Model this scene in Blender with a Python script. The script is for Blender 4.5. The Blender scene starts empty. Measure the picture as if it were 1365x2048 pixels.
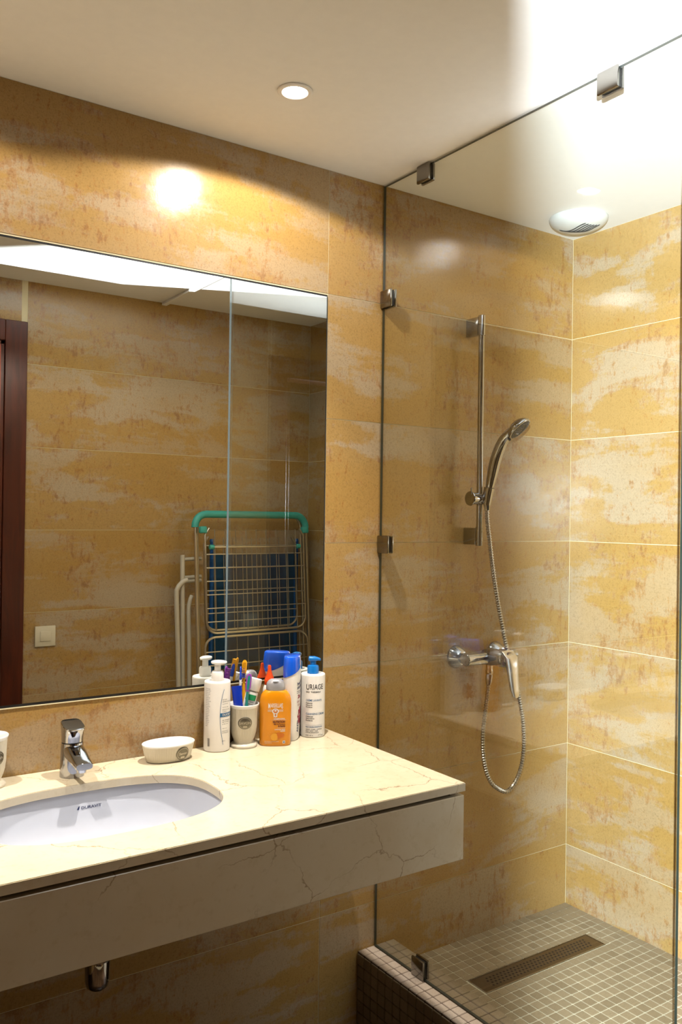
import bpy, bmesh, math, random
from mathutils import Vector, Matrix, Euler
random.seed(7)
C = bpy.context.scene.collection
SC = bpy.context.scene
PI = math.pi

# ------------------------------------------------------------------ camera
cam = bpy.data.objects.new('camera', bpy.data.cameras.new('camera')); C.objects.link(cam)
FWD = Vector((0.56207875, 0.8270724, 0.00432738)).normalized()
UP = Vector((-0.01362137, 0.00402545, 0.99989912))
RIGHT = FWD.cross(UP).normalized(); UP = RIGHT.cross(FWD)
CAMP = Vector((-2.21825, -1.91607, -0.92350)); FPX = 1713.33
cam.matrix_world = Matrix(((RIGHT.x, UP.x, -FWD.x, CAMP.x), (RIGHT.y, UP.y, -FWD.y, CAMP.y), (RIGHT.z, UP.z, -FWD.z, CAMP.z), (0, 0, 0, 1)))
cam.data.sensor_fit = 'VERTICAL'; cam.data.sensor_height = 24.0
cam.data.lens = FPX / 2048 * 24.0; cam.data.clip_start = 0.02; cam.data.clip_end = 50
SC.camera = cam

# ------------------------------------------------------------------ light and exposure
world = bpy.data.worlds.new('world'); SC.world = world; world.use_nodes = True
world.node_tree.nodes['Background'].inputs[0].default_value = (1.0, 0.86, 0.68, 1)
world.node_tree.nodes['Background'].inputs[1].default_value = 0.012
SC.view_settings.view_transform = 'Standard'; SC.view_settings.look = 'None'
SC.view_settings.gamma = 1.0; SC.view_settings.use_curve_mapping = False
SC.view_settings.exposure = 0.52
SC.cycles.use_denoising = True
SC.cycles.diffuse_bounces = 2; SC.cycles.max_bounces = 16

def lamp(name, kind, loc, power, color, radius, rot=(0, 0, 0), spot=None, blend=0.5):
    d = bpy.data.lights.new(name, kind); d.energy = power; d.color = color
    d.shadow_soft_size = radius
    if spot: d.spot_size = math.radians(spot); d.spot_blend = blend
    o = bpy.data.objects.new(name, d); C.objects.link(o); o.location = loc; o.rotation_euler = rot
    return o
WARM = (1.0, 0.93, 0.83)
COOL = (0.82, 0.91, 1.0)
DOWNLIGHTS = [(-1.265, -0.313), (-2.22, -0.313)]
for (x, y) in DOWNLIGHTS:
    lamp('downlight_beam', 'SPOT', (x, y, -0.014), 84, WARM, 0.02, spot=80, blend=1.0)
    lamp('downlight_spill', 'SPOT', (x, y, -0.014), 17, WARM, 0.02, spot=158, blend=0.12)
# strobe of the photographer, just behind the camera in the doorway; an added unseen panel next to it cuts its beam
lamp('camera_strobe', 'SPOT', (CAMP.x - 0.075, CAMP.y - 0.069, -0.80), 1000, COOL, 0.003, rot=(math.radians(87), 0, math.atan2(-FWD.x, FWD.y)), spot=106, blend=0.6)

# ------------------------------------------------------------------ node helpers and materials
ALBEDO = 0.68      # surfaces reflect a little less than their plain colour value suggests; the exposure makes up for it
def srgb(r, g, b, k=None):
    k = ALBEDO if k is None else k
    f = lambda c: (c / 255 / 12.92) if c <= 10.3 else ((c / 255 + 0.055) / 1.055) ** 2.4
    return (f(r) * k, f(g) * k, f(b) * k, 1)
class NT:
    def __init__(s, name):
        s.m = bpy.data.materials.new(name); s.m.use_nodes = True
        s.t = s.m.node_tree; s.bsdf = s.t.nodes['Principled BSDF']; s.out = s.t.nodes['Material Output']
    def n(s, typ, _props=None, **inp):
        nd = s.t.nodes.new('ShaderNode' + typ)
        for k, v in (_props or {}).items(): setattr(nd, k, v)
        for k, v in inp.items():
            key = int(k[1:]) if k[0] == 'i' and k[1:].isdigit() else k.replace('_', ' ')
            sock = nd.inputs[key]
            if hasattr(v, 'is_linked') or isinstance(v, bpy.types.NodeSocket): s.t.links.new(v, sock)
            else: sock.default_value = v
        return nd
    def math(s, op, a, b=0.0, clamp=False):
        return s.n('Math', {'operation': op, 'use_clamp': clamp}, i0=a, i1=b).outputs[0]
    def ramp(s, fac, stops):
        nd = s.n('ValToRGB', Fac=fac); cr = nd.color_ramp
        while len(cr.elements) < len(stops): cr.elements.new(0.5)
        for e, (p, c) in zip(cr.elements, stops):
            e.position = p; e.color = c if len(c) == 4 else (*c, 1)
        return nd.outputs[0]
    def step(s, v, lo, hi):
        return s.n('MapRange', {'interpolation_type': 'SMOOTHSTEP'}, Value=v, i1=lo, i2=hi, i3=0.0, i4=1.0).outputs[0]
    def mix(s, f, a, b):
        return s.n('Mix', {'data_type': 'RGBA'}, i0=f, i6=a, i7=b).outputs[2]
    def coords(s, scale=(1, 1, 1), rnd=True):
        tc = s.n('TexCoord').outputs['Object']
        if rnd:
            r = s.n('ObjectInfo').outputs['Random']
            off = s.n('VectorMath', {'operation': 'SCALE'}, i0=(37.0, 91.0, 53.0), Scale=r).outputs[0]
            tc = s.n('VectorMath', {'operation': 'ADD'}, i0=tc, i1=off).outputs[0]
        return s.n('VectorMath', {'operation': 'MULTIPLY'}, i0=tc, i1=scale).outputs[0]
    def noise(s, vec, scale, detail=4.0, rough=0.55, dist=0.0):
        return s.n('TexNoise', Vector=vec, Scale=scale, Detail=detail, Roughness=rough, Distortion=dist).outputs[0]
    def link(s, a, name): s.t.links.new(a, s.bsdf.inputs[name])
    def bump(s, h, strength, dist=0.002):
        s.link(s.n('Bump', Height=h, Strength=strength, Distance=dist).outputs[0], 'Normal')

def plain(name, col, rough=0.4, metal=0.0, spec=0.5, emit=None, var=0.03, k=None, **kw):
    g = NT(name); b = g.bsdf
    c = srgb(*col, k)
    nz = g.noise(g.coords(rnd=False), 35.0, 3.0)
    lo = tuple(x * (1 - var) for x in c[:3]) + (1,); hi = tuple(min(1, x * (1 + var)) for x in c[:3]) + (1,)
    g.link(g.ramp(nz, [(0.3, lo), (0.7, hi)]), 'Base Color')
    b.inputs['Roughness'].default_value = rough; b.inputs['Metallic'].default_value = metal
    b.inputs['Specular IOR Level'].default_value = spec
    if emit: b.inputs['Emission Color'].default_value = srgb(*emit[0], 1.0); b.inputs['Emission Strength'].default_value = emit[1]
    for k, v in kw.items(): b.inputs[k.replace('_', ' ')].default_value = v
    return g.m

def mat_tile(name):
    g = NT(name)
    v1 = g.coords((1.0, 1.0, 2.2)); v2 = g.coords((1.0, 1.0, 0.30)); v0 = g.coords()
    big = g.noise(v1, 2.6, 5.0, 0.6, 0.5)
    drip = g.noise(v2, 58.0, 6.0, 0.66, 0.5)
    med = g.noise(v0, 42.0, 7.0, 0.7)
    crisp = g.noise(g.coords((1.0, 1.0, 0.7)), 130.0, 5.0, 0.7, 0.3)
    fine = g.noise(v0, 240.0, 3.0, 0.65)
    band = g.noise(g.coords((0.55, 0.55, 4.0)), 3.2, 4.0, 0.6, 0.3)
    p = g.math('ADD', g.math('MULTIPLY', big, 0.6), g.math('MULTIPLY', band, 0.4))
    p2 = g.math('ADD', g.math('MULTIPLY', p, 0.80), g.math('ADD', g.math('MULTIPLY', drip, 0.10), g.math('MULTIPLY', med, 0.10)))
    pale = g.step(p2, 0.485, 0.54)
    col = g.mix(pale, srgb(198, 159, 97), srgb(202, 177, 142))
    warm = g.step(g.noise(v1, 1.7, 3.0), 0.42, 0.62)
    col = g.mix(g.math('MULTIPLY', warm, 0.35), col, srgb(194, 146, 62))
    # rust: crisp broken flecks and drips, thick round the rims of the pale patches and thin inside them
    rim = g.math('SUBTRACT', 1.0, g.math('MULTIPLY', g.math('ABSOLUTE', g.math('SUBTRACT', p2, 0.520)), 15.0), True)
    dens = g.math('ADD', g.math('MULTIPLY', rim, 0.075), g.math('MULTIPLY', pale, 0.02))
    dens = g.math('MULTIPLY', dens, g.step(g.noise(v0, 3.4, 2.0), 0.40, 0.58))
    mixn = g.math('ADD', g.math('MULTIPLY', drip, 0.42), g.math('ADD', g.math('MULTIPLY', med, 0.30), g.math('MULTIPLY', crisp, 0.28)))
    fl = g.step(g.math('ADD', mixn, dens), 0.565, 0.595)
    col = g.mix(g.math('MULTIPLY', fl, 0.42), col, srgb(184, 124, 58))
    fl2 = g.step(g.math('ADD', mixn, g.math('MULTIPLY', dens, 0.8)), 0.600, 0.625)
    col = g.mix(g.math('MULTIPLY', fl2, 0.34), col, srgb(134, 88, 44))
    wash = g.math('MULTIPLY', g.step(drip, 0.50, 0.70), g.step(g.noise(v1, 2.2, 2.0), 0.46, 0.62))
    col = g.mix(g.math('MULTIPLY', wash, 0.30), col, srgb(176, 124, 62))
    grain = g.math('ADD', g.math('MULTIPLY', fine, 0.6), g.math('MULTIPLY', crisp, 0.4))
    col = g.n('Mix', {'data_type': 'RGBA', 'blend_type': 'MULTIPLY'}, i0=0.8, i6=col, i7=g.ramp(grain, [(0.30, (0.50, 0.48, 0.45, 1)), (0.48, (0.86, 0.86, 0.86, 1)), (0.70, (1.0, 1.0, 1.0, 1))])).outputs[2]
    g.link(col, 'Base Color')
    g.link(g.n('MapRange', Value=med, i1=0.3, i2=0.7, i3=0.17, i4=0.25).outputs[0], 'Roughness')
    g.bsdf.inputs['Specular IOR Level'].default_value = 0.38
    g.bump(g.math('ADD', fine, g.math('MULTIPLY', med, 1.5)), 0.08, 0.001)
    return g.m

def mat_marble(name):
    g = NT(name)
    v = g.coords(rnd=False)
    cloud = g.noise(v, 5.0, 5.0, 0.6)
    fine = g.noise(v, 60.0, 4.0, 0.6)
    wob = g.n('TexNoise', Vector=v, Scale=4.5, Detail=6.0, Roughness=0.6).outputs[1]
    wv = g.n('VectorMath', {'operation': 'SCALE'}, i0=wob, Scale=0.15).outputs[0]
    vv = g.n('VectorMath', {'operation': 'ADD'}, i0=v, i1=wv).outputs[0]
    vor = g.n('TexVoronoi', {'feature': 'DISTANCE_TO_EDGE'}, Vector=vv, Scale=5.4).outputs[0]
    crack = g.math('SUBTRACT', 1.0, g.step(vor, 0.0, 0.009))
    gate = g.step(g.noise(v, 3.6, 3.0), 0.42, 0.54)
    crack = g.math('MULTIPLY', crack, gate)
    col = g.ramp(cloud, [(0.3, srgb(234, 216, 182)), (0.55, srgb(240, 225, 194)), (0.75, srgb(228, 208, 172))])
    col = g.mix(g.math('MULTIPLY', g.step(fine, 0.52, 0.75), 0.25), col, srgb(206, 182, 138))
    col = g.mix(g.math('MULTIPLY', crack, 0.60), col, srgb(124, 84, 50))
    g.link(col, 'Base Color'); g.bsdf.inputs['Roughness'].default_value = 0.16
    return g.m

def mat_mosaic(name, a, b, rough=0.45):
    g = NT(name); r = g.n('ObjectInfo').outputs['Random']
    nz = g.noise(g.coords(), 260.0, 3.0, 0.6)
    col = g.mix(r, srgb(*a), srgb(*b))
    col = g.n('Mix', {'data_type': 'RGBA', 'blend_type': 'MULTIPLY'}, i0=0.6, i6=col, i7=g.ramp(nz, [(0.3, (0.75, 0.75, 0.75, 1)), (0.7, (1.08, 1.08, 1.08, 1))])).outputs[2]
    g.link(col, 'Base Color'); g.bsdf.inputs['Roughness'].default_value = rough
    g.bump(nz, 0.2, 0.0006)
    return g.m

def mat_wood(name, a, b, rough=0.3):
    g = NT(name)
    v = g.coords((9.0, 9.0, 0.9))
    nz = g.noise(v, 3.0, 7.0, 0.62, 1.2)
    g.link(g.ramp(nz, [(0.3, srgb(*a)), (0.7, srgb(*b))]), 'Base Color'); g.bsdf.inputs['Roughness'].default_value = rough
    return g.m

def mat_chrome(name, col=(225, 225, 228), rough=0.06):
    g = NT(name)
    nz = g.noise(g.coords(rnd=False), 40.0, 2.0)
    g.bsdf.inputs['Base Color'].default_value = srgb(*col, 1.0); g.bsdf.inputs['Metallic'].default_value = 1.0
    g.link(g.n('MapRange', Value=nz, i3=rough * 0.8, i4=rough * 1.25).outputs[0], 'Roughness')
    return g.m

def mat_pane(name, tint, r0=0.052):
    """thin clear glass: transmits straight through, reflects by Schlick's law on either side"""
    g = NT(name)
    geo = g.n('NewGeometry')
    d = g.n('VectorMath', {'operation': 'DOT_PRODUCT'}, i0=geo.outputs['Normal'], i1=geo.outputs['Incoming']).outputs['Value']
    c = g.math('SUBTRACT', 1.0, g.math('ABSOLUTE', d), True)
    f = g.math('ADD', r0, g.math('MULTIPLY', g.math('POWER', c, 5.0), 1.0 - r0), True)
    tr = g.n('BsdfTransparent', Color=srgb(*tint, 1.0)); gl = g.n('BsdfGlossy', Roughness=0.0, Color=(1, 1, 1, 1))
    mx = g.n('MixShader', Fac=f); g.t.links.new(tr.outputs[0], mx.inputs[1]); g.t.links.new(gl.outputs[0], mx.inputs[2])
    g.t.links.new(mx.outputs[0], g.out.inputs[0])
    return g.m

def mat_edge(name):
    g = NT(name)
    nz = g.noise(g.coords(rnd=False), 12.0, 2.0)
    g.link(g.ramp(nz, [(0.3, srgb(24, 38, 33)), (0.7, srgb(34, 50, 44))]), 'Base Color'); g.bsdf.inputs['Roughness'].default_value = 0.1
    tl = g.n('BsdfTranslucent', Color=srgb(232, 240, 236)); mx = g.n('MixShader', Fac=0.09)
    g.t.links.new(g.bsdf.outputs[0], mx.inputs[1]); g.t.links.new(tl.outputs[0], mx.inputs[2]); g.t.links.new(mx.outputs[0], g.out.inputs[0])
    return g.m

M = {}
M['tile'] = mat_tile('ochre_stone_tile')
M['grout'] = plain('cream_grout', (246, 230, 186), 0.9)
M['ceiling'] = plain('ceiling_paint', (240, 236, 228), 0.75, var=0.015, k=0.90)
M['marble'] = mat_marble('cream_marble')
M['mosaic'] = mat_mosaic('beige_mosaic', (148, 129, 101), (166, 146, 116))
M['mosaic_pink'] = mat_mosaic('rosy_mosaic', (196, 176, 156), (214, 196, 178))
M['mosaic_grout'] = plain('pale_mosaic_grout', (226, 216, 188), 0.9)
M['dark_grout'] = plain('dark_grout', (96, 78, 64), 0.9)
M['mirror'] = mat_chrome('silvered_mirror', (232, 234, 230), 0.0)
M['black_part_shade'] = plain('black_part_and_gap_shade', (22, 20, 20), 0.4)  # black small parts; also paints the shade in the gap round the mirror
M['pane'] = mat_pane('shower_glass', (250, 252, 251))
M['pane_edge'] = mat_edge('green_glass_edge')
M['chrome'] = mat_chrome('chrome', (172, 173, 178))
M['nickel'] = mat_chrome('dark_nickel', (140, 136, 130), 0.14)
M['steel'] = mat_chrome('brushed_steel', (170, 164, 154), 0.28)
M['satin'] = mat_chrome('satin_chrome', (205, 202, 198), 0.32)
M['grate'] = mat_chrome('drain_steel', (126, 112, 92), 0.35)
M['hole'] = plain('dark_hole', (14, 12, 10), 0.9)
M['porcelain'] = plain('white_porcelain', (228, 232, 244), 0.08, var=0.01)
M['ceramic'] = plain('cream_ribbed_ceramic', (240, 230, 208), 0.28, var=0.02)
M['glaze'] = plain('white_glaze', (246, 244, 240), 0.12, var=0.01, k=0.84)
M['pewter'] = mat_chrome('pewter_badge', (116, 112, 100), 0.4)
M['pewter_light'] = mat_chrome('pewter_relief', (178, 172, 158), 0.35)
M['white_plastic'] = plain('white_plastic', (244, 240, 234), 0.3, var=0.01, k=0.84)
M['bottle_white'] = plain('cream_bottle_plastic', (244, 238, 230), 0.32, var=0.01, k=0.84)
M['orange'] = plain('orange_bottle_plastic', (250, 158, 14), 0.25, Subsurface_Weight=0.0)
M['silver_cap'] = plain('silver_grey_cap', (186, 184, 188), 0.35, metal=0.35)
M['red_orange'] = plain('orange_red_nozzle', (250, 84, 22), 0.3)
M['blue_cap'] = plain('clear_blue_cap', (24, 104, 250), 0.12, Coat_Weight=0.6)
M['pump_blue'] = plain('bright_blue_pump', (14, 128, 216), 0.3)
M['ink_black'] = plain('black_print', (30, 28, 30), 0.6)
M['ink_grey'] = plain('grey_print', (122, 122, 126), 0.6)
M['ink_blue'] = plain('blue_print', (38, 112, 164), 0.6)
M['ink_navy'] = plain('navy_print', (40, 54, 104), 0.6)
M['ink_white'] = plain('white_print', (252, 246, 236), 0.6)
M['ink_brown'] = plain('brown_print', (108, 44, 8), 0.6)
M['ink_red'] = plain('crimson_print', (170, 20, 66), 0.6)
M['ink_amber'] = plain('amber_print', (226, 120, 6), 0.6)
M['ink_gold'] = plain('gold_print', (252, 176, 40), 0.6)
M['teal'] = plain('teal_plastic', (70, 186, 172), 0.4)
M['wire'] = mat_chrome('rack_wire', (196, 190, 176), 0.3)
M['blue_cloth'] = plain('blue_fabric', (12, 74, 112), 0.85)
M['blue_tube'] = plain('blue_enamel_tube', (18, 98, 176), 0.35)
M['white_tube'] = plain('white_enamel_tube', (222, 212, 190), 0.35)
M['mahogany'] = mat_wood('dark_mahogany', (58, 20, 10), (104, 44, 22))
M['switch'] = plain('cream_switch_plastic', (238, 226, 196), 0.4)
M['lens'] = plain('lamp_lens', (255, 250, 240), 0.3, emit=((255, 246, 230), 9.0))
M['fan'] = plain('white_vent_plastic', (236, 236, 230), 0.35)
M['vent_gap'] = plain('dark_vent_gap', (52, 52, 50), 0.9)
M['tooth_purple'] = plain('purple_bristle', (164, 66, 196), 0.5)
M['tooth_yellow'] = plain('yellow_plastic', (250, 176, 18), 0.4)
M['tooth_teal'] = plain('teal_brush_plastic', (24, 150, 142), 0.35)
M['tooth_blue'] = plain('blue_brush_plastic', (36, 80, 214), 0.35)
M['tube_blue'] = plain('royal_blue_tube', (24, 62, 200), 0.25)
M['tube_green'] = plain('green_tube_print', (20, 160, 96), 0.4)
M['floor_tile'] = mat_mosaic('floor_tile_stone', (84, 58, 34), (98, 70, 42), 0.35)

# ------------------------------------------------------------------ mesh helpers
def obj(name, bm, mat, parent=None, smooth=False, loc=None, rot=None):
    me = bpy.data.meshes.new(name)
    bm.normal_update(); bm.to_mesh(me); bm.free()
    mats = mat if isinstance(mat, (list, tuple)) else [mat]
    for m in mats: me.materials.append(M[m])
    if smooth:
        for p in me.polygons: p.use_smooth = True
        try: me.set_sharp_from_angle(angle=math.radians(smooth if smooth is not True else 38))
        except Exception: pass
    o = bpy.data.objects.new(name, me); C.objects.link(o)
    if parent: o.parent = parent
    if loc: o.location = loc
    if rot: o.rotation_euler = rot
    return o
def inst(o, name, loc, rot=None, parent=None):
    c = o.copy(); c.name = name; C.objects.link(c); c.location = loc
    if rot: c.rotation_euler = rot
    c.parent = parent
    return c
def tag(o, label=None, cat=None, group=None, kind=None):
    if label: o['label'] = label
    if cat: o['category'] = cat
    if group: o['group'] = group
    if kind: o['kind'] = kind
    return o
def thing(name, label, cat, loc=(0, 0, 0), rot=(0, 0, 0), group=None):
    o = bpy.data.objects.new(name, None); C.objects.link(o); o.location = loc; o.rotation_euler = rot
    o.empty_display_size = 0.05
    return tag(o, label, cat, group)
def box(bm, x0, x1, y0, y1, z0, z1, bev=0.0, seg=1, mat=0, mtx=None):
    vs = [bm.verts.new((x, y, z)) for x in (x0, x1) for y in (y0, y1) for z in (z0, z1)]
    F = [(0, 1, 3, 2), (4, 6, 7, 5), (0, 4, 5, 1), (2, 3, 7, 6), (0, 2, 6, 4), (1, 5, 7, 3)]
    fs = [bm.faces.new([vs[i] for i in f]) for f in F]
    for f in fs: f.material_index = mat
    if mtx: bmesh.ops.transform(bm, matrix=mtx, verts=vs)
    if bev > 0:
        es = list({e for f in fs for e in f.edges})
        r = bmesh.ops.bevel(bm, geom=es, offset=bev, segments=seg, affect='EDGES', profile=0.5)
        for f in r['faces']: f.material_index = mat
    return fs
def bx(*a, **k):
    bm = bmesh.new(); box(bm, *a, **k); return bm
def loft(bm, rings, cap0=True, cap1=True, mat=0, closed=True):
    vr = [[bm.verts.new(p) for p in r] for r in rings]
    n = len(rings[0]); out = []
    for a, b in zip(vr, vr[1:]):
        for i in range(n if closed else n - 1):
            j = (i + 1) % n
            f = bm.faces.new((a[i], a[j], b[j], b[i])); f.material_index = mat; out.append(f)
    if cap0: f = bm.faces.new(vr[0][::-1]); f.material_index = mat
    if cap1: f = bm.faces.new(vr[-1]); f.material_index = mat
    return vr
def sup(a, b, n, N, cx=0, cy=0, z=0):
    r = []
    for i in range(N):
        t = 2 * PI * i / N; c, s = math.cos(t), math.sin(t)
        r.append((cx + a * abs(c) ** (2 / n) * (1 if c >= 0 else -1), cy + b * abs(s) ** (2 / n) * (1 if s >= 0 else -1), z))
    return r
def lathe(bm, prof, N=32, cap0=True, cap1=True, mat=0, mtx=None):
    rings = [[(r * math.cos(2 * PI * i / N), r * math.sin(2 * PI * i / N), z) for i in range(N)] for r, z in prof]
    vr = loft(bm, rings, cap0, cap1, mat)
    if mtx: bmesh.ops.transform(bm, matrix=mtx, verts=[v for r in vr for v in r])
    return vr
def tube(bm, pts, r, N=10, mat=0, caps=True):
    pts = [Vector(p) for p in pts]; rad = r if isinstance(r, (list, tuple)) else [r] * len(pts)
    rings = []; nrm = None
    for i, p in enumerate(pts):
        t = (pts[min(i + 1, len(pts) - 1)] - pts[max(i - 1, 0)]).normalized()
        if nrm is None:
            nrm = t.cross(Vector((0.0, 0.0, 1.0)) if abs(t.z) < 0.9 else Vector((1.0, 0, 0))).normalized()
        nrm = (nrm - t * nrm.dot(t)).normalized(); bn = t.cross(nrm)
        rings.append([p + (nrm * math.cos(2 * PI * k / N) + bn * math.sin(2 * PI * k / N)) * rad[i] for k in range(N)])
    loft(bm, rings, caps, caps, mat)
def spline(pts, n=8, closed=False):
    P = [Vector(p) for p in pts]; out = []
    L = len(P)
    for i in range(L - 1):
        p0, p1, p2, p3 = P[max(i - 1, 0)], P[i], P[i + 1], P[min(i + 2, L - 1)]
        for k in range(n):
            t = k / n
            out.append(0.5 * ((2 * p1) + (p2 - p0) * t + (2 * p0 - 5 * p1 + 4 * p2 - p3) * t * t + (3 * p1 - p0 - 3 * p2 + p3) * t ** 3))
    out.append(P[-1]); return out
def align(origin, zdir, up=(0, 0, 1)):
    z = Vector(zdir).normalized(); x = Vector(up).cross(z)
    if x.length < 1e-4: x = Vector((1, 0, 0))
    x.normalize(); y = z.cross(x)
    return Matrix(((x.x, y.x, z.x, origin[0]), (x.y, y.y, z.y, origin[1]), (x.z, y.z, z.z, origin[2]), (0, 0, 0, 1)))
def arc_pts(c, r, a0, a1, n, plane='xz'):
    o = []
    for i in range(n + 1):
        a = math.radians(a0 + (a1 - a0) * i / n); u, v = r * math.cos(a), r * math.sin(a)
        o.append((c[0] + u, c[1], c[2] + v) if plane == 'xz' else (c[0] + u, c[1] + v, c[2]))
    return o
# flat print: filled lettering turned into a mesh and laid on a surface by surf(u, v) -> point
def text_into(bm, s, size, u, v, surf, mat=0, align_x='LEFT', bold=0.0, sx=1.0, rot=0.0):
    cu = bpy.data.curves.new('t', 'FONT'); cu.body = s; cu.size = size; cu.align_x = align_x
    cu.offset = bold; cu.resolution_u = 3
    o = bpy.data.objects.new('t', cu); C.objects.link(o)
    bpy.context.view_layer.update()
    me = bpy.data.meshes.new_from_object(o.evaluated_get(bpy.context.evaluated_depsgraph_get()))
    bpy.data.objects.remove(o); bpy.data.curves.remove(cu)
    cr, sr = math.cos(rot), math.sin(rot)
    vs = []
    for w in me.vertices:
        x, y = w.co.x * sx, w.co.y
        vs.append(bm.verts.new(surf(u + x * cr - y * sr, v + x * sr + y * cr)))
    for p in me.polygons:
        try: f = bm.faces.new([vs[i] for i in p.vertices]); f.material_index = mat
        except ValueError: pass
    bpy.data.meshes.remove(me)
def patch(bm, u0, u1, v0, v1, surf, mat=0, nu=6, nv=1):
    g = [[bm.verts.new(surf(u0 + (u1 - u0) * i / nu, v0 + (v1 - v0) * j / nv)) for i in range(nu + 1)] for j in range(nv + 1)]
    for j in range(nv):
        for i in range(nu):
            f = bm.faces.new((g[j][i], g[j][i + 1], g[j + 1][i + 1], g[j + 1][i])); f.material_index = mat
def blob(bm, outline, surf, mat=0):
    f = bm.faces.new([bm.verts.new(surf(u, v)) for u, v in outline]); f.material_index = mat
def ell(u, v, a, b, n=24): return [(u + a * math.cos(2 * PI * i / n), v + b * math.sin(2 * PI * i / n)) for i in range(n)]
def cyl_surf(r, eps=0.0004, ang=0.0):
    R = r + eps
    return lambda u, v: (R * math.sin(u / r + ang), -R * math.cos(u / r + ang), v)

# ------------------------------------------------------------------ room shell
ROWS = [0.0] + [-0.331 - 0.333 * k for k in range(0, 6)]     # grout heights on the walls, ceiling first
FLOOR_Z = -2.36; SHOWER_Z = -2.1886; CURB_Z = -2.117
YF = -1.638; XL = -2.66; XG = -0.7831; XM = -0.9675
ROWS.append(FLOOR_Z)
MIR_B = -1.3416
GAP = 0.0019
_tiles = {}
def tile(w, h, parent, loc, rotz):
    k = (round(w, 3), round(h, 3))
    if k not in _tiles:
        o = obj('tile', bx(-w / 2 + GAP / 2, w / 2 - GAP / 2, -0.0001, 0.007, -h / 2 + GAP / 2, h / 2 - GAP / 2), 'tile', parent, loc=loc, rot=(0, 0, rotz))
        _tiles[k] = o; return o
    return inst(_tiles[k], 'tile', loc, (0, 0, rotz), parent)

wb = tag(obj('wall_back', bx(XL - 0.1, 0.1, 0.0010, 0.12, FLOOR_Z - 0.1, 0.1), 'grout'), 'back wall of large ochre stone tiles behind the mirror and shower', kind='structure')
for i in range(7):
    z1, z0 = ROWS[i], ROWS[i + 1]
    if i == 3: zb0 = z0
    cols = [(XM, 0.0)]
    if i in (0, 4, 5, 6): cols += [(-1.8675, XM), (XL, -1.8675)]
    for (a, b) in cols:
        zz1 = z1
        if i == 4 and b == XM: zz1 = MIR_B - 0.004
        if i == 4 and a == XL: zz1 = MIR_B - 0.004
        tile(b - a, zz1 - z0, wb, ((a + b) / 2, 0.0, (zz1 + z0) / 2), 0)
wr = tag(obj('wall_right', bx(0.0010, 0.12, YF - 0.1, 0.0018, FLOOR_Z - 0.1, 0.1), 'grout'), 'end wall of the shower in pale ochre stone tiles', kind='structure')
for i in range(7):
    for (a, b) in ((-1.0, 0.0), (YF, -1.0)):
        tile(b - a, ROWS[i] - ROWS[i + 1], wr, (0.0, (a + b) / 2, (ROWS[i] + ROWS[i + 1]) / 2), -PI / 2)
wl = tag(obj('wall_left', bx(XL - 0.1, XL - 0.0010, YF - 0.1, 0.0018, FLOOR_Z - 0.1, 0.1), 'grout'), 'left wall of ochre stone tiles at the far end of the counter', kind='structure')
for i in range(7):
    for (a, b) in ((-1.0, 0.0), (YF, -1.0)):
        tile(b - a, ROWS[i] - ROWS[i + 1], wl, (XL, (a + b) / 2, (ROWS[i] + ROWS[i + 1]) / 2), PI / 2)
# wall with the doorway, seen in the mirror
DX0, DX1, DZ = -2.27, -1.425, -0.25
TX0, TX1, TZ = DX0 - 0.085, -1.34, -0.167
bm = bmesh.new()
box(bm, DX1 + 0.001, 0.1, YF - 0.1, YF - 0.0010, FLOOR_Z - 0.1, 0.1)
box(bm, DX0 - 0.001, DX1 + 0.001, YF - 0.1, YF - 0.0010, DZ + 0.001, 0.1)
box(bm, XL - 0.1, DX0 - 0.001, YF - 0.1, YF - 0.0010, FLOOR_Z - 0.1, 0.1)
wf = tag(obj('wall_front', bm, 'grout'), 'doorway wall of ochre stone tiles seen in the mirror', kind='structure')
for i in range(7):
    z1, z0 = ROWS[i], ROWS[i + 1]
    for (a, b) in ((-0.42, 0.0), (TX1 + 0.002, -0.42)):
        tile(b - a, z1 - z0, wf, ((a + b) / 2, YF, (z1 + z0) / 2), PI)
    if i == 0:
        tile(TX1 - 0.02 - TX0, -TZ, wf, ((TX0 + TX1 - 0.02) / 2, YF, TZ / 2), PI)
    tile(TX0 - XL, z1 - z0, wf, ((TX0 + XL) / 2, YF, (z1 + z0) / 2), PI)
tag(obj('ceiling', bx(XL - 0.1, 0.1, YF - 0.1, 0.1, 0.0, 0.1), 'ceiling'), 'smooth cream white bathroom ceiling', kind='structure')
tag(obj('trim_1', bx(-0.770, -0.748, YF + 0.001, -0.97, -0.012, -0.0002, bev=0.001), 'ceiling'), 'narrow white ceiling strip in line with the glass screen, seen in the mirror', kind='structure')
fl = tag(obj('floor', bx(XL - 0.1, 0.1, YF - 0.1, 0.1, FLOOR_Z - 0.1, FLOOR_Z), 'grout'), 'brown stone tiled bathroom floor', kind='structure')
ft = None
for ix in range(6):
    for iy in range(5):
        x = -0.86 - 0.15 - ix * 0.3; y = -0.16 - iy * 0.3
        if ft is None: ft = obj('tile', bx(-0.148, 0.148, -0.148, 0.148, 0, 0.004, bev=0.001), 'floor_tile', fl, loc=(x, y, FLOOR_Z))
        else: inst(ft, 'tile', (x, y, FLOOR_Z), parent=fl)
tag(obj('trim_2', bx(-4.2, 0.1, -3.4, YF - 0.1, FLOOR_Z - 0.1, FLOOR_Z), 'floor_tile'), 'corridor floor beyond the doorway', kind='structure')

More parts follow.
